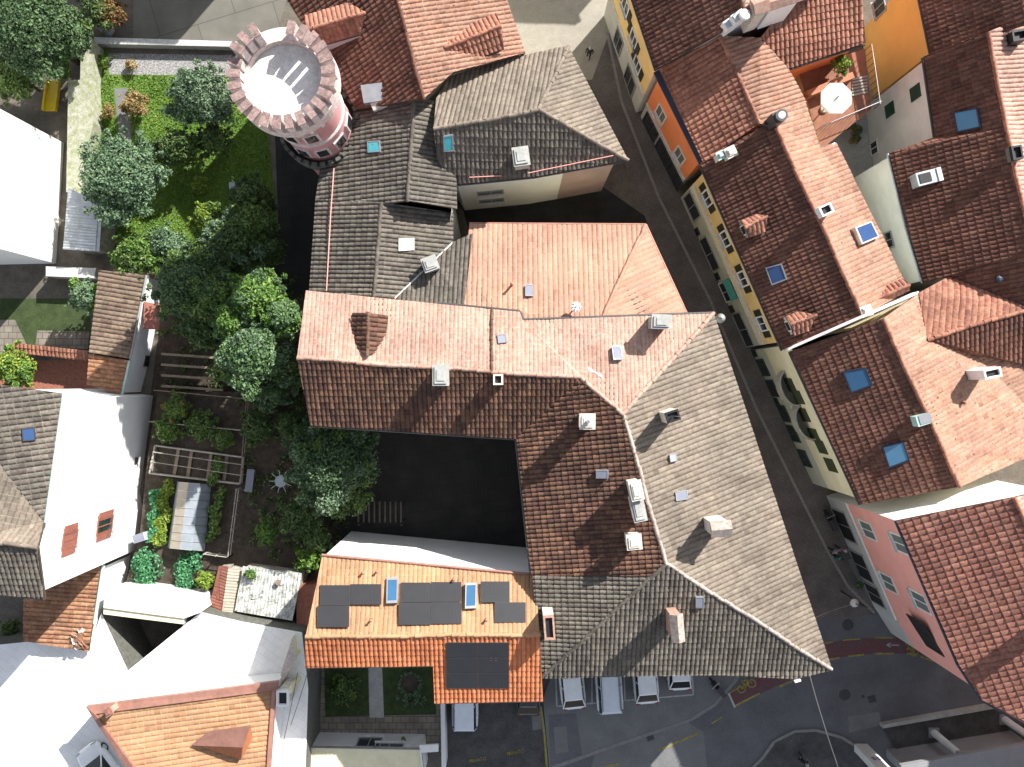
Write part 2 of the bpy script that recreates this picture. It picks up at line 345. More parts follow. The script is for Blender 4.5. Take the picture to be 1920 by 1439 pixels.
# ------------------------------------------------------------------ clay tile roofs (real tile relief)
PH = np.array([0.0, 0.16, 0.36, 0.64, 0.84]); HP = np.array([0.0, .62, 1.0, 1.0, .62])
def hsh(a, b, s): return np.mod(np.sin(a * 12.9898 + b * 78.233 + s * 3.17) * 43758.5453, 1.0)
def plane_of(pts):
    A = np.c_[pts[:, 0], pts[:, 1], np.ones(len(pts))]
    return np.linalg.lstsq(A, pts[:, 2], rcond=None)[0]
def tiles(B, poly, m, cw=.27, rw=.37, amp=.085, lip=.05, down=None, guards=0, seed=1.0):
    pts = np.array([tuple(p) for p in poly], dtype=float)
    s0 = plane_of(pts); d = np.array(down if down is not None else (-s0[0], -s0[1]), dtype=float); d /= np.linalg.norm(d); e = np.array((-d[1], d[0]))
    tris = tessellate_polygon([[Vector((p[0], p[1], 0)) for p in pts]])
    for tri in tris:
        T = pts[list(tri)]
        ar = (T[1, 0] - T[0, 0]) * (T[2, 1] - T[0, 1]) - (T[1, 1] - T[0, 1]) * (T[2, 0] - T[0, 0])
        if abs(ar) < 1e-4: continue
        if ar < 0: T = T[::-1]
        S = T[:, :2] @ e; TT = T[:, :2] @ d
        ks = np.arange(math.floor(S.min() / cw) - 1, math.ceil(S.max() / cw) + 2)
        js = np.arange(math.floor(TT.min() / rw) - 1, math.ceil(TT.max() / rw) + 2)
        ss = (ks[:, None] + PH[None, :]).ravel() * cw; kk = np.repeat(ks, 5); hp = np.tile(HP, len(ks))
        tl = np.stack([js * rw, (js + 1) * rw - .012], 1).ravel(); jj = np.repeat(js, 2); lf = np.tile([0.0, 1.0], len(js))
        Hh = amp * hp[None, :] + lip * lf[:, None] + (hsh(kk[None, :], jj[:, None], seed) - .5) * .028 * hp[None, :]
        s_ = ss[None, :] + .012 * np.sin(tl[:, None] * 1.1 + kk[None, :] * 2.3) + (hsh(kk[None, :], jj[:, None], seed + 5) - .5) * .02 * hp[None, :]
        t_ = tl[:, None] + (hsh(kk[None, :], jj[:, None], seed + 9) - .5) * .03
        X = s_ * e[0] + t_ * d[0]; Y = s_ * e[1] + t_ * d[1]
        Hh = Hh + .022 * np.sin(X * .83 + seed) * np.cos(Y * .71 + 2 * seed) + .012 * np.sin(X * 2.1 + Y * 1.7)
        w_ = .035 * np.sin(s_ * .45 + seed * 2) * np.sin(t_ * .3 + seed); X = X + w_ * d[0]; Y = Y + w_ * d[1]
        nl, ns = X.shape
        V = np.stack([X.ravel(), Y.ravel(), Hh.ravel()], 1)
        idx = np.arange(nl * ns).reshape(nl, ns)
        Q = np.stack([idx[:-1, :-1], idx[:-1, 1:], idx[1:, 1:], idx[1:, :-1]], -1).reshape(-1, 4)
        C = V[Q].mean(1); keep = np.ones(len(Q), bool); edges = []
        for i in range(3):
            a, b_ = T[i, :2], T[(i + 1) % 3, :2]; n = np.array((b_[1] - a[1], -(b_[0] - a[0]))); n /= np.linalg.norm(n)
            edges.append((a, n)); keep &= ((C[:, :2] - a) @ n) < .25
        Q = Q[keep]
        if not len(Q): continue
        u, inv = np.unique(Q, return_inverse=True); V = V[u]; Q = inv.reshape(-1, 4)
        me = bpy.data.meshes.new('t'); me.from_pydata(V.tolist(), [], Q.tolist()); bm = bmesh.new(); bm.from_mesh(me); bpy.data.meshes.remove(me)
        for a, n in edges:
            bmesh.ops.bisect_plane(bm, geom=bm.verts[:] + bm.edges[:] + bm.faces[:], plane_co=(a[0], a[1], 0), plane_no=(n[0], n[1], 0), clear_outer=True, dist=1e-6)
        bm.verts.index_update()
        W = np.array([v.co[:] for v in bm.verts])
        if len(W):
            fs = [[v.index for v in f.verts] for f in bm.faces]
            pl = plane_of(T); uv = np.stack([W[:, :2] @ e / cw, (W[:, :2] @ d + .004) / rw], 1)
            W[:, 2] += pl[0] * W[:, 0] + pl[1] * W[:, 1] + pl[2]
            p0, p1, p2 = [W[i] for i in fs[0][:3]]
            if np.cross(p1 - p0, p2 - p0)[2] < 0: fs = [f[::-1] for f in fs]
            B.add(W.tolist(), fs, m, uv.tolist())
            if guards:
                for k in ks:
                    for j in js:
                        if k % guards == 0 and (j + (k // guards) % 2 * 2) % 4 == 0:
                            c = (k + .5) * cw * e + (j + .6) * rw * d
                            if all((c - a) @ n < -.15 for a, n in edges):
                                z = pl[0] * c[0] + pl[1] * c[1] + pl[2] + amp
                                B.box((c[0], c[1], z + .03), (.055, .055, .07), m, math.atan2(d[1], d[0]))
        bm.free()
def cap_line(B, pts, m, r=.13, step=.42):
    for a, b in zip(pts[:-1], pts[1:]):
        a, b = Vector(a), Vector(b); n = max(1, int((b - a).length / step))
        d_ = (b - a).normalized(); sd_ = Vector((-d_.y, d_.x, 0))
        for i in range(n):
            j = random.uniform(-.02, .02); wv = sd_ * (.03 * math.sin(i * .37 + a.x) + random.uniform(-.018, .018)); wv2 = wv + sd_ * random.uniform(-.015, .015); p, q = a.lerp(b, i / n) + wv, a.lerp(b, (i + 1.12) / n) + wv2; rr_ = r * random.uniform(.93, 1.08)
            B.cyl(p + Vector((0, 0, .02 + j)), q + Vector((0, 0, .02 + j)), rr_, rr_ * .82, m, 8, True, True, (random.random() * 90 + .5, random.random() * 90 + .5))

class House: pass
def inset_ring(pts, d):
    n = len(pts); A = sum(pts[i][0] * pts[(i + 1) % n][1] - pts[(i + 1) % n][0] * pts[i][1] for i in range(n)); sgn = 1 if A > 0 else -1
    out = []
    for i in range(n):
        p0, p1, p2 = Vector(pts[i - 1][:2]), Vector(pts[i][:2]), Vector(pts[(i + 1) % n][:2])
        e1, e2 = (p1 - p0).normalized(), (p2 - p1).normalized()
        n1, n2 = Vector((-e1.y, e1.x)) * sgn, Vector((-e2.y, e2.x)) * sgn
        k = 1 + n1.dot(n2)
        mv = (n1 + n2) / k * d if k > .25 else (n1 + n2) * d
        out.append((p1.x + mv.x, p1.y + mv.y, pts[i][2]))
    if sgn < 0: pass
    return out, sgn
def house(name, label, cat, ring, roofs=(), inset=.3, bands=((0, 99, 'white'),), z0=0.0, caps=(), capmat=None, group=None, overrides=None, world=False, slab=True, top=.2):
    """ring: eave outline (u, v, z); roofs: list of dicts poly/mat/...; bands: wall materials by height"""
    h = House(); pts = [Vector(p) if world else P(*p) for p in ring]
    c = sum(pts, Vector()) / len(pts)
    h.root = thing(name, label, cat, (c.x, c.y, z0), group); h.pts = pts
    w, sgn = inset_ring([tuple(p) for p in pts], inset); h.w = w; h.sgn = sgn
    n = len(w); b = MB()
    for i in range(n):
        p, q = w[i], w[(i + 1) % n]; bl = (overrides or {}).get(i, bands)
        for lo, hi, m in bl:
            zp, zq = min(hi, p[2] - top), min(hi, q[2] - top)
            if zp <= lo and zq <= lo: continue
            zl = max(lo, z0)
            f = [(p[0], p[1], zl), (q[0], q[1], zl), (q[0], q[1], max(zq, zl)), (p[0], p[1], max(zp, zl))]
            b.add(f, [(0, 1, 2, 3)] if sgn > 0 else [(3, 2, 1, 0)], m)
    b.build('wall', h.root)
    h.planes = []
    if roofs:
        rb = MB(); cm = capmat
        for k, r in enumerate(roofs):
            poly = [P(*p) for p in r['p']] if not r.get('world') else [Vector(p) for p in r['p']]
            h.planes.append(poly)
            tiles(rb, poly, r['m'], r.get('cw', .27), r.get('rw', .37), r.get('amp', .085), r.get('lip', .05), r.get('down'), r.get('guards', 0), seed=k * 1.7 + len(label))
            if slab: rb.prism([p - Vector((0, 0, .17)) for p in poly], [p - Vector((0, 0, .015)) for p in poly], 'under')
        h.roof = rb.build('roof', h.root)
        if caps:
            for line in caps:
                lm = cm or roofs[0]['m']
                if isinstance(line, tuple): line, lm = line
                cb = MB(); cap_line(cb, [P(*p) for p in line], lm); cb.build('ridge_cap', h.roof)
    return h
def ray_plane(u, v, p0, n):
    o = Vector((0, 0, HC)); d = Vector(((u - CX) / F, -(v - CY) / F, -1)); t = (Vector(p0) - o).dot(n) / d.dot(n)
    return o + d * t
def on_roof(poly, u, v):                    # where the sight line meets a roof plane
    pl = plane_of(np.array([tuple(p) for p in poly])); n = Vector((-pl[0], -pl[1], 1)).normalized()
    return ray_plane(u, v, (0, 0, pl[2]), n), n
def window(h, i, u, v, w, hh, style='plain', frame='whitepaint', shutter='darkshutter', pane='pane', name='window', depth=.07):
    p, q = Vector(h.w[i][:2]), Vector(h.w[(i + 1) % len(h.w)][:2])
    t = (q - p).normalized(); nrm = Vector((t.y, -t.x)) * h.sgn
    n3 = Vector((nrm.x, nrm.y, 0)); c = ray_plane(u, v, (p.x, p.y, 0), n3); t3 = Vector((t.x, t.y, 0)); up = Vector((0, 0, 1))
    zt = min(h.w[i][2], h.w[(i + 1) % len(h.w)][2]) - .3
    c.z = max(hh / 2 + .05, min(c.z, zt - hh / 2))
    b = MB()
    if style == 'closed':
        for sgn in (-1, 1):
            o = c + t3 * sgn * w * .25 + n3 * .03; b.obox(o, t3 * w * .243, n3 * .03, up * hh / 2, shutter)
            for k in range(7): b.obox(o + n3 * .035 + up * hh * (-.42 + .14 * k), t3 * w * .2, n3 * .012, up * .02, shutter)
        return b.build('shutter', h.root)
    fw = .09
    for sgn in (-1, 1):
        b.obox(c + t3 * sgn * (w / 2 + fw / 2) + n3 * depth / 2, t3 * fw / 2, n3 * depth / 2, up * (hh / 2 + fw), frame)
        b.obox(c + up * sgn * (hh / 2 + fw / 2) + n3 * depth / 2, t3 * w / 2, n3 * depth / 2, up * fw / 2, frame)
    if style != 'shop': b.obox(c + n3 * depth * .45, t3 * .03, n3 * depth * .4, up * hh / 2, frame)
    else:
        for k in range(1, max(2, int(w / 1.0))): b.obox(c + t3 * (-w / 2 + w * k / max(2, int(w / 1.0))) + n3 * depth * .45, t3 * .025, n3 * depth * .4, up * hh / 2, frame)
    o = b.build(name, h.root)
    g = MB(); g.obox(c + n3 * .015, t3 * w / 2, n3 * .012, up * hh / 2, pane); g.build('pane', o)
    if style != 'shop':
        s = MB(); s.obox(c - up * (hh / 2 + fw + .03) + n3 * .09, t3 * (w / 2 + .14), n3 * .09, up * .03, 'palestone'); s.build('sill', o)
    if style == 'open':
        for sgn in (-1, 1):
            s = MB(); oo = c + t3 * sgn * (w / 2 + fw + w * .27) + n3 * .04; s.obox(oo, t3 * w * .25, n3 * .03, up * hh / 2, shutter)
            for k in range(7): s.obox(oo + n3 * .035 + up * hh * (-.42 + .14 * k), t3 * w * .2, n3 * .012, up * .02, shutter)
            s.build('shutter', o)
    return o
def roof_quad(poly, px):
    return [on_roof(poly, u, v)[0] for u, v in px], on_roof(poly, *px[0])[1]
def skylight(h, k, px, glass='skyglass', frame='greyframe', rise=.24, rim=.14, name='skylight', parent=None):
    q, n = roof_quad(h.planes[k], px); c = sum(q, Vector()) / 4
    b = MB(); q2 = [p.lerp(c, rim) for p in q]
    lo = [p - n * .05 for p in q]; hi = [p + n * rise for p in q]; hi2 = [p + n * rise for p in q2]
    b.add(lo + hi, [(0, 1, 5, 4), (1, 2, 6, 5), (2, 3, 7, 6), (3, 0, 4, 7)], frame)
    b.add(hi + hi2, [(0, 1, 5, 4), (1, 2, 6, 5), (2, 3, 7, 6), (3, 0, 4, 7)], frame)
    o = b.build(name, parent or h.root)
    g = MB(); g.add([p + n * (rise - .02) for p in q2], [(0, 1, 2, 3)], glass); g.build('glass', o)
    return o
def chimney(h, u, v, ztop, w, d, rot=0, zbase=None, m='chimwhite', capm=None, pots=0, style='slab', turn=False, potm='pot'):
    p = P(u, v, ztop); zb = (ztop - 2.2) if zbase is None else zbase; b = MB(); r = R(rot); cm = capm or m
    b.box((p.x, p.y, (zb + ztop - .25) / 2), (w, d, ztop - .25 - zb), m, r)
    o = b.build('chimney', h.root); c = MB()
    if style == 'slab':
        c.box((p.x, p.y, ztop - .19), (w + .16, d + .16, .12), cm, r)
        c.box((p.x, p.y, ztop - .09), (w - .08, d - .08, .08), cm, r); c.box((p.x, p.y, ztop - .03), (w * .6, d * .6, .05), cm, r)
    elif style == 'open':                      # flue walls with a dark mouth
        for sx, sy, lx, ly in ((0, 1, w, .1), (0, -1, w, .1), (1, 0, .1, d - .2), (-1, 0, .1, d - .2)):
            ox, oy = sx * (w / 2 - .05), sy * (d / 2 - .05); cr, sr = math.cos(r), math.sin(r)
            c.box((p.x + ox * cr - oy * sr, p.y + ox * sr + oy * cr, ztop - .12), (lx, ly, .25), cm, r)
        c.box((p.x, p.y, ztop - .2), (w - .2, d - .2, .04), 'dark', r)
    elif style == 'vault':                     # little tiled gable on piers
        for sx in (-1, 1):
            for sy in (-1, 1):
                ox, oy = sx * (w / 2 - .08), sy * (d / 2 - .08); cr, sr = math.cos(r), math.sin(r)
                c.box((p.x + ox * cr - oy * sr, p.y + ox * sr + oy * cr, ztop - .14), (.14, .14, .24), m, r)
        cr, sr = math.cos(r), math.sin(r)
        def q(a, bb, z): return (p.x + a * cr - bb * sr, p.y + a * sr + bb * cr, z)
        W, D = w / 2 + .1, d / 2 + .1
        if turn: q0_ = q; W, D = D, W; q = lambda a, bb, z: q0_(-bb, a, z)
        c.add([q(-W, -D, ztop), q(W, -D, ztop), q(W, 0, ztop + .28), q(-W, 0, ztop + .28), q(W, D, ztop), q(-W, D, ztop), q(-W, -D, ztop - .06), q(W, -D, ztop - .06), q(W, D, ztop - .06), q(-W, D, ztop - .06)],
              [(0, 1, 2, 3), (3, 2, 4, 5), (6, 7, 1, 0), (5, 4, 8, 9), (1, 7, 8, 4, 2), (0, 3, 5, 9, 6), (6, 9, 8, 7)], cm)
    c.build('chimney_cap', o)
    for k in range(pots):
        pb = MB(); off = (k - (pots - 1) / 2) * .4; x, y = p.x + off * math.cos(r), p.y + off * math.sin(r)
        pb.cyl((x, y, ztop - .15), (x, y, ztop + .35), .13, .10, potm, 10); pb.build('flue_pot', o)
    return o
def gutter(h, px, m='gutter', r=.075, name='gutter', drop=.06):
    b = MB(); b.tube([P(*p) - Vector((0, 0, drop)) for p in px], r, m, 8); return b.build(name, h.root)
def pipe(h, u, v, k, hgt=.45, r=.07, m='pot', name='vent_pipe'):
    p, n = on_roof(h.planes[k], u, v); b = MB(); b.cyl(p - Vector((0, 0, .1)), p + Vector((0, 0, hgt)), r, r, m, 8); b.cyl(p + Vector((0, 0, hgt)), p + Vector((0, 0, hgt + .08)), r * 1.7, r * .6, m, 8)
    return b.build(name, h.root)
def dormer(h, k, ridge, left, right, zr, ze, m='terra', wallm='greywall', name='dormer', win=True):
    """small gabled dormer: ridge=[(front), (back)] px, left/right=[(front), (back)] px eaves"""
    rf, rb_ = P(*ridge[0], zr), P(*ridge[1], zr); lf, lb = P(*left[0], ze), P(*left[1], ze); qf, qb = P(*right[0], ze), P(*right[1], ze)
    pl = plane_of(np.array([tuple(p) for p in h.planes[k]]))
    def onz(p): return pl[0] * p.x + pl[1] * p.y + pl[2]
    b = MB()
    tiles(b, [rf, rb_, lb, lf], m, seed=2.2); tiles(b, [rf, rb_, qb, qf], m, seed=3.1)
    for poly in ([rf, rb_, lb, lf], [rf, rb_, qb, qf]): b.prism([p - Vector((0, 0, .1)) for p in poly], [p - Vector((0, 0, .012)) for p in poly], 'under')
    cap_line(b, [rf, rb_], m, .11)
    lo = lambda p: Vector((p.x, p.y, min(onz(p) - .1, p.z - .1)))
    ins = .88; c = (lf + qf) / 2
    a0, a1 = c.lerp(lf, ins), c.lerp(qf, ins); bk = (rb_ - rf).normalized() * .12
    a0 = a0 + bk; a1 = a1 + bk; rr = rf + bk - Vector((0, 0, .12))
    b.add([lo(a0), lo(a1), a1 - Vector((0, 0, .08)), rr, a0 - Vector((0, 0, .08))], [(0, 1, 2, 3, 4)], wallm)
    for e0, e1 in ((a0, lb), (a1, qb)): b.add([lo(e0), lo(e1), e1 - Vector((0, 0, .11)), e0 - Vector((0, 0, .11))], [(0, 1, 2, 3)], wallm)
    o = b.build(name, h.root)
    if win:
        t = (a1 - a0); L = t.length; t.normalize(); nn = -bk.normalized(); base = (lo(a0) + lo(a1)) / 2; cc = (a0 + a1) / 2; cc.z = (base.z + a0.z) / 2 + .05
        hw = min(.5, L * .3); hz = max(.15, (a0.z - base.z) * .36)
        w = MB(); w.obox(cc + nn * .03, t * hw, nn * .03, Vector((0, 0, hz)), 'whitepaint'); w.obox(cc + nn * .06, t * hw * .8, nn * .015, Vector((0, 0, hz * .75)), 'pane'); w.build('window', o)
    return o
# ================================================================== camera, sun, sky
cam = bpy.data.cameras.new('camera'); cam.sensor_width = 36; cam.lens = 36 * F / 1920; cam.clip_end = 500; cam.clip_start = .5
co = bpy.data.objects.new('camera', cam); col.objects.link(co); co.location = (0, 0, HC); sc.camera = co
SUN_EL, SUN_AZ = 33.2, 41.0                       # azimuth clockwise from +Y
sd = Vector((math.sin(R(SUN_AZ)) * math.cos(R(SUN_EL)), math.cos(R(SUN_AZ)) * math.cos(R(SUN_EL)), math.sin(R(SUN_EL))))
li = bpy.data.lights.new('sun', 'SUN'); li.energy = 4.7; li.angle = R(.5); li.color = (1, .965, .915)
lo_ = bpy.data.objects.new('sun', li); col.objects.link(lo_); lo_.rotation_euler = (-sd).to_track_quat('-Z', 'Y').to_euler(); lo_.location = sd * 80
w = bpy.data.worlds.new('World'); sc.world = w; w.use_nodes = True
sk = w.node_tree.nodes.new('ShaderNodeTexSky'); sk.sky_type = 'NISHITA'; sk.sun_disc = False; sk.sun_elevation = R(SUN_EL); sk.sun_rotation = R(SUN_AZ)
hs = w.node_tree.nodes.new('ShaderNodeHueSaturation'); hs.inputs['Saturation'].default_value = .48; w.node_tree.links.new(sk.outputs[0], hs.inputs['Color']); w.node_tree.links.new(hs.outputs[0], w.node_tree.nodes['Background'].inputs[0]); w.node_tree.nodes['Background'].inputs[1].default_value = .092
vs = sc.view_settings; vs.view_transform = 'Standard'; vs.look = 'None'; vs.gamma = 1; vs.exposure = 1.1; vs.use_curve_mapping = False
sc.cycles.max_bounces = 5; sc.cycles.diffuse_bounces = 3; sc.cycles.use_denoising = True

# ================================================================== central quarter
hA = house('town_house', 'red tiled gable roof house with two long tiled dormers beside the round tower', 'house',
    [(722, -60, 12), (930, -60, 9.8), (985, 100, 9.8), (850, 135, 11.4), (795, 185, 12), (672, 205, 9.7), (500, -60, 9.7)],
    [dict(p=[(728, -60, 12), (795, 186, 12), (668, 206, 9.7), (500, -60, 9.7)], m='terra_shade'),
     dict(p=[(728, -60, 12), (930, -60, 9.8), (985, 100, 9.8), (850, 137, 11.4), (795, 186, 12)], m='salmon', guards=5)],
    caps=[[(728, -60, 12), (795, 186, 12)]], bands=((0, 99, 'cream'),), inset=.35)
dormer(hA, 0, ((574, 58), (684, 24)), ((572, 30), (655, 6)), ((584, 92), (676, 66)), 11.9, 11.0, 'terra')
dormer(hA, 1, ((940, 50), (835, 88)), ((930, 26), (845, 62)), ((945, 92), (880, 118)), 11.5, 10.7, 'terra')
b = MB()
q0 = [P(676, 160, 10.9), P(716, 155, 10.9), P(722, 188, 10.7), P(682, 194, 10.7)]
b.prism([p - Vector((0, 0, .8)) for p in q0], q0, 'zinc'); q1 = [P(694, 194, 10.6), P(724, 186, 10.6), P(727, 200, 10.4), P(700, 208, 10.4)]
b.prism([p - Vector((0, 0, .9)) for p in q1], q1, 'chimwhite'); b.build('roof_hatch', hA.root)

hB = house('town_house', 'long low house with dark grey weathered tiles between the tower and the orange roof', 'house',
    [(668, 206, 9.2), (775, 188, 11), (816, 188, 10.1), (856, 392, 9.6), (850, 440, 8.9), (885, 440, 8.9), (869, 578, 9.9), (740, 560, 9.95), (700, 558, 10.4), (580, 548, 8.8), (592, 376, 8.8), (604, 296, 8.8)],
    [dict(p=[(775, 188, 11), (765, 377, 11), (715, 384, 10.3), (592, 376, 8.8), (603, 298, 8.8), (668, 206, 9.2)], m='grey', down=(-1, -.03)),
     dict(p=[(775, 188, 11), (816, 188, 10.4), (856, 338, 9.9), (857, 392, 9.8), (765, 377, 11)], m='grey', down=(1, -.05)),
     dict(p=[(715, 380, 10.4), (700, 558, 10.4), (580, 548, 8.8), (592, 374, 8.8)], m='grey', down=(-1, .05)),
     dict(p=[(715, 380, 10.4), (850, 400, 8.9), (850, 454, 8.9), (740, 561, 9.95), (700, 558, 10.4)], m='grey', down=(1, -.05)),
     dict(p=[(850, 454, 8.9), (886, 438, 8.9), (870, 580, 9.95), (740, 561, 9.95)], m='grey', down=(.05, 1))],
    caps=[[(775, 188, 11), (765, 377, 11)], [(715, 382, 10.4), (700, 558, 10.4)]], capmat='grey', bands=((0, 99, 'greywall'),), inset=.3)
b = MB(); b.tube([P(848, 456, 9.0), P(740, 560, 10.03)], .06, 'palestone'); b.build('valley_flashing', hB.root)
skylight(hB, 0, [(692, 268), (716, 266), (717, 287), (693, 289)], 'tealglass', 'zinc')
b = MB(); b.tube([P(626, 316, 9.5), P(620, 400, 9.45), P(612, 546, 9.35)], .035, 'pinkwall'); b.build('lightning_rod_cable', hB.roof)
chimney(hB, 806, 494, 10.7, .75, .7, 20, 8.6, 'concrete', 'concrete')
skylight(hB, 3, [(746, 448), (776, 447), (776, 470), (746, 472)], 'fabric', 'alu', .2, .05)

hC = house('town_house', 'hipped pale grey tiled house by the plaza with white rear wall', 'house',
    [(813, 243, 11.6), (818, 185, 10.7), (850, 133, 9.6), (1065, 88, 9.5), (1178, 300, 9.5), (1062, 321, 9.5), (1000, 332, 9.5), (848, 347, 9.5), (820, 300, 10.6)],
    [dict(p=[(813, 243, 11.8), (1010, 207, 11.8), (1065, 87, 9.5), (850, 132, 9.6), (818, 185, 10.7)], m='greylight', down=(.18, 1)),
     dict(p=[(1010, 207, 11.8), (1178, 301, 9.5), (1065, 87, 9.5)], m='greylight'),
     dict(p=[(813, 243, 11.8), (820, 300, 10.6), (848, 348, 9.5), (1000, 333, 9.5), (1178, 301, 9.5), (1010, 207, 11.8)], m='grey', down=(0, -1))],
    caps=[[(813, 243, 11.8), (1010, 207, 11.8), (1065, 88, 9.55)], [(1010, 207, 11.8), (1177, 300, 9.55)]], capmat='greylight',
    bands=((0, 99, 'white'),), overrides={4: ((0, 99, 'dullpink'),), 3: ((0, 99, 'dullpink'),)}, inset=.4)
skylight(hC, 2, [(831, 253), (849, 250), (850, 281), (832, 282)], 'tealglass', 'zinc')
chimney(hC, 977, 292, 11.2, .8, .95, 8, 9.2, 'concrete', 'concrete')
window(hC, 6, 920, 361, 1.5, .8, frame='greyframe'); window(hC, 6, 922, 376, 1.5, .8, frame='greyframe')
b = MB(); b.tube([P(880, 333, 10.0), P(940, 330, 10.0)], .03, 'pinkwall'); b.tube([P(990, 325, 10.0), P(1150, 292, 10.0)], .03, 'pinkwall'); b.build('snow_rail', hC.roof)
gutter(hC, [(848, 348, 9.5), (1000, 333, 9.5), (1178, 301, 9.5)])

hD = house('town_house', 'bright salmon roof house with smooth ribbed tiles and dotted snow guards', 'house',
    [(880, 420, 8.2), (1210, 422, 8.2), (1290, 592, 8.2), (1130, 595, 10.1), (975, 606, 10.1), (868, 580, 9.9)],
    [dict(p=[(880, 420, 8.2), (1210, 422, 8.2), (1130, 596, 10.2), (975, 607, 10.2), (868, 581, 10.0)], m='flat_peach', down=(0, 1), cw=.3, amp=.045, lip=.012),
     dict(p=[(1210, 422, 8.2), (1290, 594, 8.2), (1130, 596, 10.2)], m='flat_peach', cw=.3, amp=.03, lip=.015)],
    caps=[[(1210, 422, 8.25), (1130, 595, 10.22)]], capmat='flat_peach', bands=((0, 99, 'cream'),), inset=.35)
gutter(hD, [(880, 419, 8.2), (1211, 421, 8.2), (1290, 592, 8.2)], 'copper')
skylight(hD, 0, [(985, 537), (999, 537), (999, 558), (985, 558)], 'greyplastic', 'zinc', .24, .1)
pipe(hD, 960, 535, 0, .7)
b = MB(); c, n = on_roof(hD.planes[0], 1078, 578)
for a in (0, 40, 80, 120): b.tube([c + Vector((math.cos(R(a)) * .3, math.sin(R(a)) * .3, .9)), c + Vector((-math.cos(R(a)) * .3, -math.sin(R(a)) * .3, .9))], .05, 'whitepaint')
b.cyl(c, c + Vector((0, 0, 1)), .05, .05, 'alu'); b.cyl(c + Vector((0, 0, .75)), c + Vector((0, 0, .95)), .3, .1, 'whitepaint'); b.build('aerial', hD.root)

Zr = 12.0
hE = house('mansion', 'large angled courtyard house with a peach north wing and grey street slope', 'house',
    [(557, 672, Zr), (574, 545, 10.80), (820, 570, 10.80), (975, 585, 10.80), (980, 601, 10.80), (1338, 588, 10.00), (1560, 1256, 9.20), (1490, 1272, 9.20), (1345, 1264, 9.20), (1015, 1272, 9.20), (996, 1078, 9.70), (968, 823, 10.05), (583, 797, 10.10)],
    [dict(p=[(557, 672, Zr), (921, 697, Zr), (923, 580, 10.80), (820, 570, 10.80), (574, 545, 10.80)], m='peach', down=(0, 1), cw=.24, rw=.32, amp=.032, lip=.02),
     dict(p=[(921, 697, Zr), (1090, 709, Zr), (1168, 777, Zr), (1338, 588, 10.00), (980, 601, 10.80), (975, 585, 10.80), (923, 580, 10.80)], m='peach', down=(0, 1), cw=.24, rw=.32, amp=.034, lip=.022),
     dict(p=[(557, 672, Zr), (583, 798, 10.10), (968, 823, 10.05), (1090, 709, Zr)], m='weathered', down=(0, -1)),
     dict(p=[(1090, 709, Zr), (968, 823, 10.05), (996, 1079, 9.70), (1215, 1080, 11.60), (1249, 1057, Zr), (1168, 777, Zr)], m='weathered', down=(-1, -.12)),
     dict(p=[(1168, 777, Zr), (1249, 1057, Zr), (1560, 1256, 9.20), (1338, 588, 10.00)], m='greylight', down=(1, .34), cw=.29, amp=.075, lip=.03),
     dict(p=[(1249, 1057, Zr), (1015, 1272, 9.20), (1345, 1265, 9.20), (1490, 1273, 9.20), (1560, 1256, 9.20)], m='grey', down=(0, -1)),
     dict(p=[(1249, 1057, Zr), (1215, 1080, 11.60), (998, 1079, 9.70), (1015, 1272, 9.20)], m='grey', down=(-1, -.05))],
    caps=[[(557, 672, Zr), (1090, 709, Zr), (1168, 777, Zr)], ([(1168, 777, Zr), (1249, 1057, Zr), (1558, 1255, 9.25)], 'palecap'), ([(1168, 777, Zr), (1338, 588, 10.05)], 'peach'), ([(1249, 1057, Zr), (1017, 1270, 9.25)], 'grey')],
    capmat='peach', bands=((0, 99, 'greywall'),), inset=.4)
b = MB(); cap_line(b, [P(921, 697, 12.03), P(923, 581, 10.85)], 'weathered', .1, .3); b.build('verge_tile', hE.roof)
dormer(hE, 0, ((687, 668), (690, 587)), ((660, 640), (661, 587)), ((722, 655), (728, 592)), 12.1, 11.35, 'weathered', win=False)
gutter(hE, [(820, 569, 10.80), (975, 584, 10.80), (981, 600, 10.80), (1338, 587, 10.00)], 'gutter', .09)
gutter(hE, [(583, 799, 10.10), (967, 824, 10.05), (995, 1079, 9.70)])
chimney(hE, 826, 704, 13.2, .75, 1.0, 0, 11.0, 'chimwhite', 'concrete')
chimney(hE, 934, 712, 12.9, .55, .6, 0, 11.0, 'chimbrick', 'chimwhite', style='open')
chimney(hE, 1241, 603, 12.4, .95, .65, -2, 9.5, 'concrete', 'concrete')
chimney(hE, 1102, 791, 13.3, .72, .72, 0, 11.0, 'chimwhite', 'chimwhite', pots=1, potm='alu')
chimney(hE, 1194, 921, 13.6, .55, .95, 12, 11.0, 'chimwhite', 'chimwhite'); chimney(hE, 1198, 956, 13.2, .6, 1.25, 12, 11.0, 'chimwhite', 'concrete')
chimney(hE, 1190, 1018, 13.0, .7, .7, 5, 10.5, 'chimwhite', 'chimwhite')
chimney(hE, 1262, 781, 13.5, .75, .6, 18, 10.5, 'chimwhite', 'dark', style='open')
chimney(hE, 1352, 992, 13.2, .95, .7, 5, 10.0, 'chimwhite', 'palecap', style='vault')
chimney(hE, 1270, 1178, 12.8, .55, 1.35, 5, 9.5, 'chimbrick', 'palecap', style='vault', turn=True)
chimney(hE, 1030, 1178, 11.8, .6, 1.35, 4, 9.0, 'chimwhite', 'peach', style='open')
skylight(hE, 1, [(1146, 652), (1163, 651), (1166, 676), (1149, 677)], 'greyplastic', 'zinc', .24, .1)
skylight(hE, 1, [(932, 630), (948, 629), (950, 644), (934, 646)], 'greyplastic', 'greyplastic', .17, .1)
skylight(hE, 3, [(1119, 881), (1141, 881), (1141, 896), (1119, 896)], 'greyplastic', 'zinc', .24, .1)
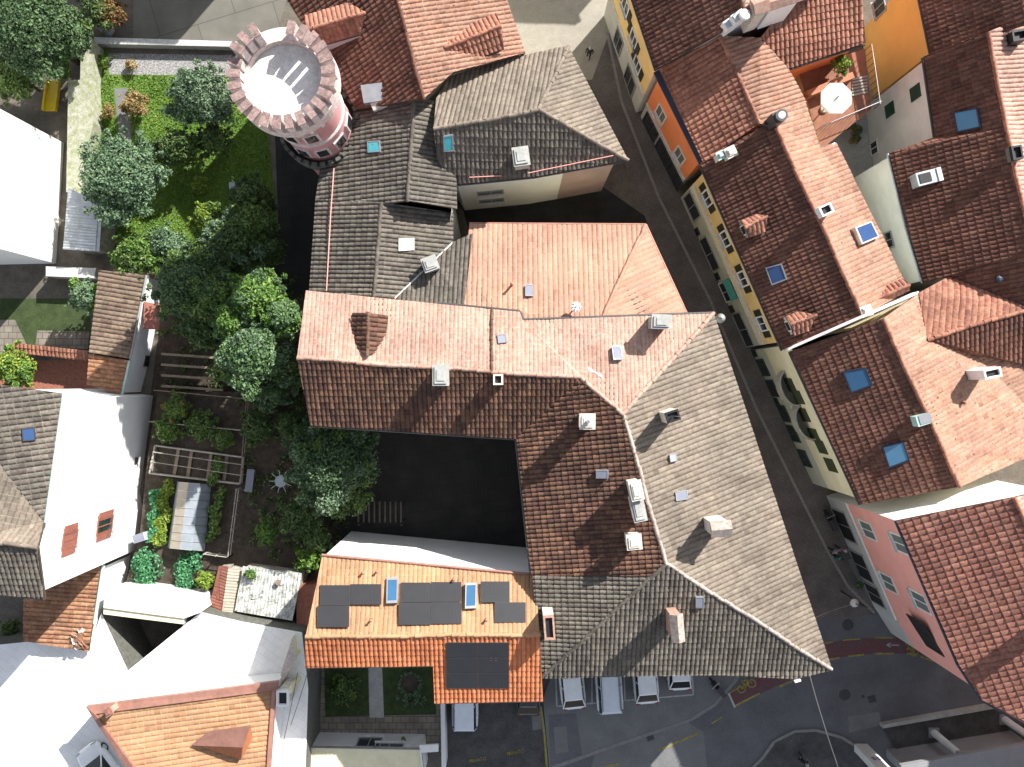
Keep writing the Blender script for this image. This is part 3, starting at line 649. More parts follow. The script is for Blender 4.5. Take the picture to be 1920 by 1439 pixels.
skylight(hE, 4, [(1264, 923), (1286, 919), (1288, 936), (1266, 940)], 'greyplastic', 'zinc', .16, .1)
skylight(hE, 4, [(1253, 853), (1266, 850), (1268, 864), (1255, 867)], 'zinc', 'zinc', .17, .1)
skylight(hE, 5, [(1303, 1116), (1318, 1116), (1318, 1136), (1303, 1136)], 'greyplastic', 'zinc', .24, .1)
b = MB(); p = P(1110, 700, 12.15); b.cyl(p, p + Vector((0, 0, 2.2)), .03, .02, 'alu')
for k in range(4): b.tube([p + Vector((-.4, .1 * k, 1.7 + .12 * k)), p + Vector((.4, -.1 * k, 1.7 + .12 * k))], .02, 'alu')
b.build('aerial', hE.root)
b = MB(); c = P(1262, 781, 13.40); b.cyl(c, c + Vector((-.1, .1, 3)), .025, .015, 'alu'); b.build('aerial', hE.root)
window(hE, 11, 740, 842, 1.2, 1.6); window(hE, 11, 860, 850, 1.2, 1.6)

hF = house('row_house', 'bright orange roof house carrying black solar panels and two skylights', 'house',
    [(605, 1040, 8.70), (1003, 1077, 8.70), (1012, 1190, 10.40), (1018, 1313, 8.70), (815, 1317, 8.70), (812, 1247, 9.65), (572, 1251, 9.65), (573, 1195, 10.40)],
    [dict(p=[(605, 1040, 8.70), (1003, 1077, 8.70), (1012, 1190, 10.50), (573, 1195, 10.50)], m='sand', down=(0, 1), amp=.045, lip=.02),
     dict(p=[(573, 1195, 10.50), (1012, 1190, 10.50), (1018, 1314, 8.70), (815, 1318, 8.70), (812, 1248, 9.65), (572, 1252, 9.65)], m='orange', down=(0, -1))],
    caps=[[(573, 1195, 10.52), (1012, 1190, 10.52)]], capmat='sand', bands=((0, 99, 'whitewash'),), inset=.1)
gutter(hF, [(604, 1041, 8.75), (1003, 1078, 8.75)], 'copper', .09, drop=-.02)
gutter(hF, [(572, 1252, 9.60), (812, 1249, 9.60)], 'copper'); gutter(hF, [(815, 1319, 8.65), (1018, 1315, 8.65)], 'copper')
def solar(k, x0, y0, x1, y1, sk=(0, 0)):
    x0 -= .5; x1 += .5; y0 -= .5; y1 += .5
    q, n = roof_quad(hF.planes[k], [(x0 + sk[0], y0), (x1 + sk[0], y0), (x1 + sk[1], y1), (x0 + sk[1], y1)])
    b = MB(); hi = [p + n * .15 for p in q]; lo = [p + n * .10 for p in q]
    b.add(lo + hi, [(0, 1, 5, 4), (1, 2, 6, 5), (2, 3, 7, 6), (3, 0, 4, 7)], 'gutter'); c = sum(hi, Vector()) / 4
    i2 = [p.lerp(c, .02) + n * .001 for p in hi]; b.add(hi + i2, [(0, 1, 5, 4), (1, 2, 6, 5), (2, 3, 7, 6), (3, 0, 4, 7)], 'gutter'); b.add(i2, [(0, 1, 2, 3)], 'solar')
    for s in range(1, 12):
        a0, a1 = i2[0].lerp(i2[1], s / 12), i2[3].lerp(i2[2], s / 12); t = (i2[1] - i2[0]).normalized() * .006
        b.add([a0 - t + n * .003, a0 + t + n * .003, a1 + t + n * .003, a1 - t + n * .003], [(0, 1, 2, 3)], 'solarline')
    for e0, e1 in ():
        t = (i2[3] - i2[0]).normalized() * .01; a0, a1 = i2[e0], i2[e1]
        b.add([a0 - t + n * .004, a1 - t + n * .004, a1 + t + n * .004, a0 + t + n * .004], [(0, 1, 2, 3)], 'solarline')
    b.build('solar_panel', hF.root)
for a in [(601, 1099, 656, 1136), (658, 1097, 715, 1134), (596, 1138, 655, 1176), (752, 1094, 807, 1130), (809, 1093, 865, 1129), (749, 1132, 807, 1172), (809, 1131, 865, 1170), (902, 1092, 955, 1130), (928, 1131, 985, 1168)]: solar(0, *a)
for y0, y1 in ((1203, 1230), (1232, 1258), (1260, 1287)):
    solar(1, 838, y0, 896, y1); solar(1, 898, y0, 954, y1)
skylight(hF, 0, [(726, 1085), (747, 1084), (746, 1132), (725, 1133)], 'skyglass', 'alu', .24, .2)
skylight(hF, 0, [(873, 1095), (894, 1094), (893, 1142), (872, 1143)], 'skyglass', 'alu', .24, .2)
for u, v in ((682, 1072), (708, 1070), (851, 1085), (697, 1161), (912, 1160)): pipe(hF, u, v, 0, .4, .06, 'copper')

# tower
tc = Vector((-11.45, 15.3)); tw = thing('round_tower', 'round pink tower with a crenellated crown and pale roof deck', 'tower', (tc.x, tc.y, 0))
b = MB(); b.lathe(tc.x, tc.y, [(2.05, 0), (1.98, 9), (1.92, 15.6)], 'towerpink', 64); b.build('shaft', tw)
b = MB(); b.lathe(tc.x, tc.y, [(1.94, 12.0), (2.06, 12.05), (2.06, 12.25), (1.93, 12.3)], 'corbel', 64); b.build('string_course', tw)
b = MB()                                              # corbel table with arches
for i in range(22):
    t = 2 * math.pi * i / 22; c = Vector((tc.x + 2.2 * math.cos(t), tc.y + 2.2 * math.sin(t), 15.5))
    rd = Vector((math.cos(t), math.sin(t), 0)); tg = Vector((-rd.y, rd.x, 0))
    b.obox(c + Vector((0, 0, .3)), rd * .28, tg * .10, Vector((0, 0, .42)), 'corbel'); b.obox(c - rd * .1 - Vector((0, 0, .45)), rd * .16, tg * .08, Vector((0, 0, .28)), 'corbel')
b.build('corbel', tw)
b = MB(); b.lathe(tc.x, tc.y, [(1.92, 15.5), (2.3, 16.1), (2.68, 16.2), (2.68, 16.95), (2.0, 16.95), (2.0, 16.45), (0.0, 16.46)], 'corbel', 96, False)
b.build('parapet', tw); b = MB(); b.lathe(tc.x, tc.y, [(1.99, 16.475), (1.2, 16.485), (0, 16.49)], 'deck', 64, False); b.build('roof_deck', tw)
NM = 25
for i in range(NM):
    t = 2 * math.pi * i / NM + .1; rd = Vector((math.cos(t), math.sin(t), 0)); tg = Vector((-rd.y, rd.x, 0))
    ang = math.degrees(t) % 360
    if 92 < ang < 108: continue                      # the gap on the far side
    hgt = .8 + (.32 if 108 <= ang < 150 else 0) + random.uniform(-.04, .04)
    c = Vector((tc.x, tc.y, 0)) + rd * 2.36; b = MB(); z0_ = 16.95
    b.obox(c + Vector((0, 0, z0_ + hgt / 2)), rd * .31, tg * .18, Vector((0, 0, hgt / 2)), 'corbel')
    b.obox(c + Vector((0, 0, z0_ + hgt + .04)), rd * .35, tg * .195, Vector((0, 0, .04)), 'merlon'); b.build('merlon', tw)
for t, z in ((-40, 10.6), (-75, 13.4), (-108, 13.4), (-75, 10.6), (-108, 10.6), (-5, 10.6)):
    rd = Vector((math.cos(R(t)), math.sin(R(t)), 0)); tg = Vector((-rd.y, rd.x, 0)); c = Vector((tc.x, tc.y, z)) + rd * 1.97
    b = MB(); b.obox(c, rd * .08, tg * .42, Vector((0, 0, .62)), 'corbel'); b.obox(c + rd * .06, rd * .05, tg * .3, Vector((0, 0, .5)), 'pane'); b.build('window', tw)
b = MB(); b.lathe(tc.x, tc.y, [(1.98, 8.0), (2.3, 8.4), (2.42, 8.4), (2.42, 9.2), (2.24, 9.2), (2.24, 8.6), (1.98, 8.6)], 'shadestone', 64, False)
for i in range(30):
    t = 2 * math.pi * i / 30; rd = Vector((math.cos(t), math.sin(t), 0)); tg = Vector((-rd.y, rd.x, 0))
    b.obox(Vector((tc.x, tc.y, 9.4)) + rd * 2.33, rd * .10, tg * .14, Vector((0, 0, .22)), 'shadestone')
b.build('gallery', tw)

# ================================================================== street houses on the right
GY = ((0, 3.6, 'greywall'), (3.6, 99, 'yellow'))
hG = house('street_house', 'yellow over grey street house with a rooftop of aerials by the plaza', 'house',
    [(1148, -112, 9.4), (1229, 132, 9.4), (1345, 66, 11.7), (1400, 31, 12.6), (1530, -5, 10.6), (1485, -150, 10.6), (1346, -140, 12.6)],
    [dict(p=[(1148, -112, 9.4), (1229, 132, 9.4), (1345, 66, 11.6), (1400, 31, 12.6), (1346, -140, 12.6)], m='terra_shade', down=(-1, -.33)),
     dict(p=[(1400, 31, 12.6), (1530, -5, 10.6), (1485, -150, 10.6), (1346, -140, 12.6)], m='peach')],
    bands=GY, overrides={1: ((0, 99, 'palegrey'),), 2: ((0, 99, 'palegrey'),), 3: ((0, 99, 'palegrey'),)}, inset=.35, caps=[[(1400, 31, 12.6), (1346, -140, 12.6)]])
for u, v in ((1181, 8), (1196, 70), (1203, 118)): window(hG, 0, u - 7, v + 3, .85, 1.3, 'open', shutter='darkshutter')
window(hG, 0, 1160, 78, 1.1, 2.2, 'shop', 'greyframe'); window(hG, 0, 1180, 155, 1.5, 2.4, 'shop', 'greyframe')
gutter(hG, [(1148, -112, 9.4), (1229, 132, 9.4)], 'navy')
b = MB(); a, e = P(1150, 20, 3.62), P(1206, 165, 3.62); p0, p1 = Vector(h_ if False else (hG.w[0])), Vector(hG.w[1])
p0.z = p1.z = 3.6; b.tube([p0, p1], .09, 'palestone'); b.build('string_course', hG.root)
for u, v, z in ((1370, 42, 12.4), (1385, 30, 12.9)):
    b = MB(); p = P(u, v, z); b.box((p.x, p.y, z - .5), (.75, .5, 1.0), 'whitepaint', .6); b.box((p.x, p.y, z + .03), (.6, .36, .06), 'zinc', .6); b.build('air_unit', hG.root)
b = MB(); p = P(1396, 28, 13.1); b.sphere(p, .33, 'whitepaint', 14, .35); b.cyl(p, p - Vector((0, 0, 1.2)), .04, .04, 'alu'); b.build('satellite_dish', hG.root)
b = MB(); p = P(1392, 10, 12.8); b.cyl(p - Vector((0, 0, .8)), p + Vector((0, 0, 1.2)), .03, .03, 'alu'); b.tube([p + Vector((-.5, .2, 1)), p + Vector((.5, -.2, 1))], .02, 'alu'); b.build('aerial', hG.root)
chimney(hG, 1425, 8, 13.2, .7, .8, 20, 10.5, 'chimwhite', 'peach', style='vault')
chimney(hG, 1470, 0, 12.8, 1.6, .5, 18, 10, 'white', 'peach', style='vault')

hH = house('street_house', 'narrow orange fronted house with a wide dark blue box gutter', 'house',
    [(1229, 134, 8.3), (1315, 308, 8.3), (1424, 232, 10), (1512, 192, 8.9), (1478, 130, 8.8), (1622, 82, 8.8), (1612, -60, 10.6), (1530, -60, 10.6), (1425, 72, 9.9), (1350, 68, 10)],
    [dict(p=[(1236, 132, 8.45), (1318, 306, 8.45), (1424, 232, 10.1), (1350, 68, 10.1)], m='terra', cw=.30, rw=.36, amp=.085),
     dict(p=[(1350, 68, 10.1), (1424, 232, 10.1), (1512, 192, 8.9), (1478, 130, 9.0), (1425, 72, 9.9)], m='salmon', guards=4, down=(1, .4)),
     dict(p=[(1478, 130, 8.8), (1622, 82, 8.8), (1612, -60, 10.6), (1530, -60, 10.6), (1425, 72, 9.9)], m='terra', cw=.29, down=(.2, -1))],
    bands=((0, 2.9, 'greywall'), (2.9, 99, 'orangewall')), inset=.25, caps=[[(1350, 70, 10.12), (1424, 232, 10.12)]], capmat='terra')
b = MB(); q = [P(1226, 136, 8.32), P(1239, 130, 8.42), P(1325, 303, 8.42), P(1313, 310, 8.32)]
b.prism([p - Vector((0, 0, .18)) for p in q], q, 'navy'); b.tube([q[1], q[2]], .05, 'zinc'); b.build('box_gutter', hH.root)
window(hH, 0, 1240, 214, .9, 1.5, 'plain', 'palegrey', pane='greyshutter'); window(hH, 0, 1275, 292, .9, 1.5, 'plain', 'palegrey', pane='greyshutter')
for u, v in ((1218, 243), (1240, 293), (1262, 335)): window(hH, 0, u, v, 1.6, 2.0, 'shop', 'navy')
b = MB(); p0, p1 = Vector(hH.w[0]), Vector(hH.w[1]); p0.z = p1.z = 2.9; b.tube([p0, p1], .11, 'corbel'); b.build('string_course', hH.root)
gutter(hH, [(1478, 131, 8.8), (1622, 83, 8.8)])
chimney(hH, 1372, 284, 10.2, .5, .5, 25, 8.5, 'chimwhite', 'chimwhite'); chimney(hH, 1353, 290, 10.0, .35, .35, 25, 8.5, 'chimwhite', 'mint')

hI = house('street_house', 'long dark red roof terrace house with yellow panels between its shutters', 'house',
    [(1312, 310, 8.4), (1466, 657, 8.4), (1618, 592, 10.8), (1705, 545, 8.7), (1567, 268, 8.7), (1537, 277, 9.0), (1510, 193, 9.0), (1424, 232, 10)],
    [dict(p=[(1312, 308, 8.4), (1466, 657, 8.4), (1618, 592, 10.8), (1455, 238, 10.8), (1424, 236, 9.8)], m='terra_shade', cw=.25, down=(-1, -.42)),
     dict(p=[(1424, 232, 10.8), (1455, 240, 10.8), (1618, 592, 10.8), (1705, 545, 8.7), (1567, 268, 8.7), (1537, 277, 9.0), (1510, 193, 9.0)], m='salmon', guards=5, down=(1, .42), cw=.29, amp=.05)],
    bands=((0, 3.3, 'creamgrey'), (3.3, 4.3, 'cream'), (4.3, 99, 'yellow')), inset=.4, caps=[[(1455, 240, 10.82), (1618, 592, 10.82)]], capmat='terra', overrides={3: ((0, 99, 'greenwhite'),), 1: ((0, 99, 'white'),)})
for u, v in ((1327, 372), (1361, 448), (1394, 523), (1430, 607)): window(hI, 0, u, v, .85, 1.25, 'open', 'whitepaint', 'darkshutter')
window(hI, 0, 1298, 388, 1.7, 2.1, 'shop', 'greyframe'); window(hI, 0, 1326, 480, 2.3, 1.9, 'shop', 'greyframe'); window(hI, 0, 1351, 552, 1.3, 2.1, 'shop', 'whitepaint', pane='dark'); window(hI, 0, 1387, 620, 2.4, 1.9, 'shop', 'greyframe')
for u, v in ((1300, 441), (1337, 523), (1362, 583)): window(hI, 0, u, v, .35, .8, 'plain', 'darkshutter', pane='dark', name='wall_vent')
b = MB(); p0, p1 = Vector(hI.w[0]), Vector(hI.w[1]); p0.z = p1.z = 4.3; b.tube([p0, p1], .10, 'corbel'); p0.z = p1.z = 3.3; b.tube([p0, p1], .07, 'corbel'); b.build('string_course', hI.root)
b = MB(); t = (p1 - p0).normalized(); c = ray_plane(1358, 548, p0, Vector((t.y, -t.x, 0))); c.z = 3.0; nn = Vector((t.y, -t.x, 0)) * hI.sgn
b.obox(c + nn * .3, t * .75, nn * .2 - Vector((0, 0, .1)), Vector((0, 0, .03)), 'teal'); b.build('awning', hI.root)
gutter(hI, [(1312, 309, 8.4), (1466, 658, 8.4)]); gutter(hI, [(1537, 278, 9.0), (1567, 269, 8.75)], 'alu')
dormer(hI, 0, ((1397, 428), (1438, 407)), ((1389, 414), (1420, 402)), ((1405, 446), (1434, 436)), 10.35, 9.75, 'terra', 'zinc')
dormer(hI, 0, ((1482, 609), (1530, 591)), ((1472, 594), (1497, 584)), ((1488, 630), (1516, 622)), 10.2, 9.65, 'terra', 'greywall')
skylight(hI, 0, [(1436, 502), (1466, 494), (1477, 524), (1448, 535)], 'navyglass', 'zinc', .24, .14)
skylight(hI, 1, [(1596, 430), (1627, 418), (1642, 448), (1609, 462)], 'navyglass', 'alu', .3, .16)
chimney(hI, 1550, 393, 11.6, .75, .6, 25, 9.2, 'white', 'white', style='open'); chimney(hI, 1627, 583, 11.1, .5, .5, 20, 9, 'chimwhite', 'chimwhite')
b = MB(); p = P(1466, 216, 12.2); b.box((p.x - .1, p.y, 11.0), (.6, .6, 1.9), 'gutter', .4); b.cyl(p - Vector((0, 0, .5)), p, .34, .34, 'gutter', 20); b.cyl(p, p + Vector((0, 0, .05)), .24, .2, 'alu', 16); b.build('chimney', hI.root)
dormer(hI, 1, ((1706, 536), (1640, 562)), ((1692, 522), (1645, 542)), ((1704, 546), (1652, 570)), 9.9, 9.4, 'terra', 'greywall', win=False)
b = MB(); pa, pb, pc = P(1478, 655, 9.0), P(1618, 594, 11.35), P(1722, 549, 9.3); off = Vector((.035, .085, 0))
for a, e in ((pa, pb), (pb, pc)): b.prism([a - off - Vector((0, 0, .9)), e - off - Vector((0, 0, .9)), e + off - Vector((0, 0, .9)), a + off - Vector((0, 0, .9))], [a - off, e - off, e + off, a + off], 'whitewash')
b.build('party_wall', hI.root)

hJ = house('street_house', 'cream fronted house with two rounded balconies and blue skylights', 'house',
    [(1473, 640, 8.5), (1613, 946, 8.5), (1800, 912, 11.0), (1990, 830, 8.2), (1850, 500, 8.4), (1720, 552, 9.0), (1655, 598, 11.0)],
    [dict(p=[(1480, 660, 8.5), (1612, 946, 8.5), (1800, 913, 11.0), (1655, 598, 11.0)], m='terra_shade', cw=.25, amp=.045, down=(-1, -.42)),
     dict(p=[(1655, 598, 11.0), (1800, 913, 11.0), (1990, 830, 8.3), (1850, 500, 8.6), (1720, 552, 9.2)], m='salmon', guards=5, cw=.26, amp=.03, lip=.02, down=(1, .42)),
     dict(p=[(1738, 637, 10.1), (1936, 578, 10.1), (1780, 518, 8.75), (1722, 550, 9.2)], m='terra', cw=.34, amp=.06, lip=.02, down=(.25, 1)),
     dict(p=[(1738, 637, 10.1), (1990, 562, 10.1), (1990, 715, 8.5), (1920, 684, 8.7), (1800, 661, 9.1)], m='terra_shade', cw=.3, down=(.25, -1))],
    bands=((0, 2.9, 'creamgrey'), (2.9, 99, 'cream')), inset=.22, caps=[[(1655, 598, 11.02), (1800, 913, 11.02)], [(1738, 637, 10.13), (1990, 562, 10.13)]], capmat='terra')
gutter(hJ, [(1480, 661, 8.5), (1612, 947, 8.5)])
for u, v in ((1482, 722), (1508, 778), (1527, 816)): window(hJ, 0, u, v, .95, 1.5, 'closed', shutter='oliveshutter')
for u, v in ((1497, 745), (1540, 838), (1558, 872)): window(hJ, 0, u, v, .95, 1.5, 'closed', shutter='oliveshutter')
for u, v in ((1424, 690), (1442, 728), (1465, 775), (1482, 812), (1504, 858)): window(hJ, 0, u, v, 1.1, 1.6, 'shop', 'greenshutter')
for u, v in ((1405, 664), (1448, 752)): window(hJ, 0, u, v, .35, .7, 'plain', 'greenshutter', pane='dark', name='wall_vent')
p0, p1 = Vector(hJ.w[0]), Vector(hJ.w[1]); p0.z = p1.z = 0; t = (p1 - p0).normalized(); nn = Vector((t.y, -t.x, 0)) * hJ.sgn
for u, v in ((1469, 728), (1500, 790)):
    c = ray_plane(u, v, p0, Vector((t.y, -t.x, 0))); c.z = 4.3; b = MB(); pr = [c + t * 1.25 * math.cos(a) + nn * (.75 * math.sin(a)) for a in [math.pi * k / 10 for k in range(11)]]
    b.prism([p - Vector((0, 0, .12)) for p in pr], pr, 'balcony')
    for a, e in zip(pr[:-1], pr[1:]): b.prism([a, e, e.lerp(c, .08), a.lerp(c, .08)], [q + Vector((0, 0, .9)) for q in (a, e, e.lerp(c, .08), a.lerp(c, .08))], 'balcony')
    b.build('balcony', hJ.root)
for q, g in (([(1580, 696), (1623, 688), (1637, 722), (1596, 737)], 'skyglass'), ([(1653, 836), (1694, 826), (1706, 862), (1667, 877)], 'skyglass2')): skylight(hJ, 0, q, g, 'navy', .24, .12)
b = MB(); c, n = on_roof(hJ.planes[0], 1722, 787); b.box((c.x, c.y, c.z + .25), (.75, .6, .7), 'mint', .3); b.box((c.x + .1, c.y + .08, c.z + .62), (.7, .55, .05), 'alu', .3); b.build('roof_hatch', hJ.root)
chimney(hJ, 1862, 700, 11.6, 1.0, .55, 12, 8.8, 'white', 'white', style='open'); pipe(hJ, 1802, 755, 1, .4, .07, 'terra')
b = MB(); b.tube([p0 + nn * .05 + Vector((0, 0, .1)), p0 + nn * .05 + Vector((0, 0, 8.2))], .05, 'gutter'); b.build('downpipe', hJ.root)

PK = ((0, 3.6, 'greywall'), (3.6, 99, 'pinkwall'))
hK = house('street_house', 'pink corner house with white framed windows and a white gable wall', 'house',
    [(1682, 976, 11.95), (1900, 932, 14.30), (1990, 912, 13.00), (1990, 1385, 12.75), (1920, 1356, 12.15), (1840, 1311, 11.95), (1797, 1244, 11.95)],
    [dict(p=[(1680, 977, 11.95), (1900, 933, 14.40), (1990, 1130, 14.40), (1990, 1386, 12.85), (1920, 1357, 12.15), (1840, 1312, 11.95), (1796, 1245, 11.95)], m='terra_mid', cw=.33, rw=.42, down=(-1, -.45), amp=.07, lip=.04),
     dict(p=[(1900, 933, 14.40), (1990, 912, 13.00), (1990, 1130, 14.40)], m='peach')],
    bands=PK, overrides={0: ((0, 99, 'whitewash'),), 1: ((0, 99, 'whitewash'),)}, inset=.3, caps=[[(1900, 933, 14.42), (1990, 1130, 14.42)]], capmat='terra')
gutter(hK, [(1680, 978, 11.95), (1796, 1246, 11.95), (1840, 1313, 11.95), (1920, 1358, 12.15)], 'navy', .09)
for u, v in ((1628, 994), (1690, 1020), (1667, 1093), (1727, 1128)): window(hK, 6, u, v, 1.1, 1.7, 'plain', 'whitepaint', pane='greyshutter')
for u, v, ww in ((1582, 985, 2.2), (1612, 1060, 2.0), (1640, 1115, 1.4)): window(hK, 6, u, v, ww, 2.3, 'shop', 'greyframe', pane='dark')
window(hK, 5, 1735, 1190, 2.2, 2.0, 'shop', 'darkshutter', pane='dark')
p0, p1 = Vector(hK.w[6]), Vector(hK.w[0]); p0.z = p1.z = 3.62; b = MB(); b.tube([p0, p1], .09, 'whitepaint'); b.build('string_course', hK.root)
b = MB(); L = (p1 - p0).length; t = (p1 - p0).normalized(); nn = Vector((t.y, -t.x, 0)) * hK.sgn
for k in range(9): b.obox(p1 - t * (.15 + k * .36) + nn * .05 + Vector((0, 0, 7.65)), t * .1, nn * .05, Vector((0, 0, .2)), 'whitepaint')
b.build('cornice', hK.root)

chimney(hK, 2030, 1175, 16.2, .9, .7, 25, 13.0, 'chimbrick', 'chimwhite')
hL = house('courtyard_house', 'ochre yellow house beside the roof terrace passage', 'house',
    [(1712, -60, 8.5), (1745, 103, 8.5), (1925, 45, 11.5), (1905, -60, 11.5)],
    [dict(p=[(1710, -60, 8.5), (1744, 104, 8.5), (1925, 46, 11.6), (1905, -60, 11.6)], m='terra_shade')], bands=((0, 99, 'ochre'),), inset=.2)
window(hL, 0, 1650, 12, 1.0, 1.4, 'plain', 'palegrey' if False else 'greyframe')
gutter(hL, [(1711, -60, 8.5), (1745, 104, 8.5)])

hM = house('courtyard_house', 'white courtyard house with dark green shutters under a stepped dark red roof', 'house',
    [(1731, 108, 8.8), (1752, 258, 8.8), (1667, 288, 7.9), (1700, 430, 8.0), (1731, 531, 8.1), (1780, 519, 8.7), (1940, 580, 10.2), (1990, 470, 9.4), (1990, 0, 9.0), (1852, 62, 11.2)],
    [dict(p=[(1731, 107, 8.8), (1852, 61, 11.3), (1887, 240, 11.3), (1752, 259, 8.8)], m='terra_shade', down=(-1, -.2)),
     dict(p=[(1666, 288, 7.9), (1752, 258, 8.8), (1887, 240, 11.3), (1935, 470, 11.3), (1942, 581, 10.3), (1780, 518, 8.75), (1731, 531, 8.1), (1700, 430, 8.0)], m='terra_shade', down=(-1, -.2)),
     dict(p=[(1852, 61, 11.3), (1990, 0, 8.9), (1990, 470, 9.3), (1935, 470, 11.3), (1887, 240, 11.3)], m='peach', down=(1, .2))],
    bands=((0, 99, 'palegrey'),), overrides={2: ((0, 99, 'greenwhite'),), 3: ((0, 99, 'greenwhite'),)}, inset=.15, caps=[[(1852, 61, 11.32), (1887, 240, 11.32), (1935, 470, 11.32)]], capmat='terra')
window(hM, 0, 1717, 174, .85, 1.25, 'closed', shutter='greenshutter'); window(hM, 0, 1669, 206, .85, 1.25, 'closed', shutter='greenshutter')
window(hM, 0, 1633, 282, .8, 1.0, 'plain', 'whitepaint'); window(hM, 2, 1668, 450, .9, .8, 'plain', 'greyframe')
gutter(hM, [(1730, 108, 8.8), (1752, 259, 8.8)]); gutter(hM, [(1665, 288, 7.9), (1699, 430, 8.0), (1730, 531, 8.1)], 'zinc')
skylight(hM, 0, [(1789, 212), (1834, 203), (1841, 240), (1796, 250)], 'skyglass2', 'navy', .24, .12)
skylight(hM, 1, [(1828, 361), (1870, 351), (1877, 387), (1834, 398)], 'skyglass2', 'navy', .24, .12)
b = MB(); c, n = on_roof(hM.planes[1], 1732, 337); b.box((c.x, c.y, c.z + .3), (1.5, .8, .8), 'zinc', .25); b.box((c.x - .25, c.y - .06, c.z + .72), (.7, .55, .05), 'dark', .25); b.box((c.x + .6, c.y + .15, c.z + .6), (.25, .8, .35), 'whitepaint', .25); b.build('roof_hatch', hM.root)
chimney(hM, 1908, 286, 11.8, .6, .8, 10, 9.5, 'greyshutter', 'dark', style='open'); chimney(hM, 1912, 66, 11.4, .8, .6, 10, 9, 'dark', 'dark', style='open')
pipe(hM, 1868, 525, 1, .35, .12, 'navy')

# ================================================================== left side houses
def XY(u, v, z): p = P(u, v, z); return p
hN = house('white_house', 'tall white house at the left edge of the frame above the shaded yard', 'house',
    [(-31.5, 16.9, 9), (-32.06, 8.44, 9), (-44, 8.2, 9), (-43, 22.5, 9)],
    [dict(p=[(-31.2, 17.1, 9), (-31.75, 8.2, 9), (-44.2, 8.0, 12.2), (-43.2, 22.8, 12.2)], m='terra', world=True)], bands=((0, 99, 'whitewash'),), inset=.0, world=True)
window(hN, 1, 50, 528, 1.5, 2.0, 'shop', 'whitepaint'); window(hN, 1, 20, 530, 1.2, 2.6, 'shop', 'greyframe', pane='greyshutter')
hO = house('white_house', 'tall white gabled house with red brown shutters and verdigris gutter', 'house',
    [(118, 740, 12.70), (85, 978, 12.70), (71, 1026, 13.80), (83, 1122, 12.50), (-60, 1108, 12.50), (-60, 720, 14.20)],
    [dict(p=[(118, 738, 12.70), (84, 978, 12.70), (-60, 788, 14.30), (-60, 714, 14.30)], m='grey', down=(1, .14), cw=.3),
     dict(p=[(84, 978, 12.70), (71, 1027, 13.80), (-60, 1010, 14.30), (-60, 788, 14.30)], m='greylight', down=(.3, 1)),
     dict(p=[(71, 1026, 13.80), (84, 1123, 12.50), (-60, 1109, 12.50), (-60, 1009, 14.00)], m='grey', down=(0, -1))],
    bands=((0, 99, 'whitewash'),), inset=.3, caps=[[(71, 1027, 13.85), (-60, 1010, 14.30)]], capmat='greylight')
gutter(hO, [(119, 738, 12.70), (85, 980, 12.70)], 'mint', .13); gutter(hO, [(83, 1124, 12.50), (-60, 1110, 12.50)], 'gutter')
skylight(hO, 0, [(42, 803), (66, 801), (68, 825), (44, 827)], 'navyglass', 'gutter', .24, .14)
window(hO, 2, 196, 985, .8, 1.9, 'open', 'brownshutter', 'brownshutter'); window(hO, 2, 130, 1012, .8, 1.5, 'open', 'brownshutter', 'brownshutter', pane='brownshutter')
window(hO, 0, 246, 958, .5, .5, 'plain', 'greyframe'); window(hO, 0, 255, 864, .25, .25, 'plain', 'dark', name='wall_vent')

hP = house('annex', 'low rusty tiled annex with a verdigris gutter attached to the tall white house', 'annex',
    [(192, 1060, 4.5), (168, 1222, 4.5), (45, 1202, 5.0), (45, 1125, 5.0)],
    [dict(p=[(190, 1060, 4.5), (166, 1222, 4.5), (45, 1202, 5.0), (45, 1100, 5.0)], m='rust', cw=.28, lip=.02)], bands=((0, 99, 'whitewash'),), inset=.15)
gutter(hP, [(193, 1060, 4.5), (176, 1170, 4.5)], 'mint', .12)
b = MB()
for k in range(26):
    p, n = on_roof(hP.planes[0], random.gauss(152, 7), random.gauss(1200, 8)); b.obox(p + Vector((0, 0, .1 + random.random() * .25)), Vector((random.uniform(-.2, .2), random.uniform(.05, .2), 0)), Vector((-.08, .08, .03)), Vector((0, 0, .03)), 'rust' if k % 3 else 'corbel')
b.build('loose_tile', hP.roof)

hQ = house('annex', 'long low brown tiled outbuilding with a white garden wall face', 'outbuilding',
    [(188, 508, 3.9), (274, 516, 3.3), (243, 672, 3.3), (228, 740, 3.1), (164, 722, 3.6), (170, 660, 3.9)],
    [dict(p=[(186, 507, 4.0), (273, 515, 3.3), (242, 673, 3.3), (168, 661, 4.0)], m='brown', cw=.3, lip=.02),
     dict(p=[(168, 663, 3.6), (241, 676, 3.1), (227, 740, 3.1), (163, 722, 3.6)], m='rust', cw=.3, lip=.02)], bands=((0, 99, 'whitewash'),), inset=.1)
gutter(hQ, [(242, 676, 3.1), (228, 740, 3.1)], 'mint', .12); gutter(hQ, [(274, 516, 3.3), (243, 673, 3.3)], 'greyframe', .08)
window(hQ, 1, 285, 678, .6, .6, 'plain', 'gutter', pane='dark')
b = MB(); b.prism([P(270, 566, 2.6), P(302, 572, 2.4), P(297, 618, 2.4), P(268, 618, 2.6)], [P(270, 566, 2.8), P(302, 572, 2.5), P(297, 618, 2.5), P(268, 618, 2.8)], 'brownshutter'); b.build('lean_to_roof', hQ.root)

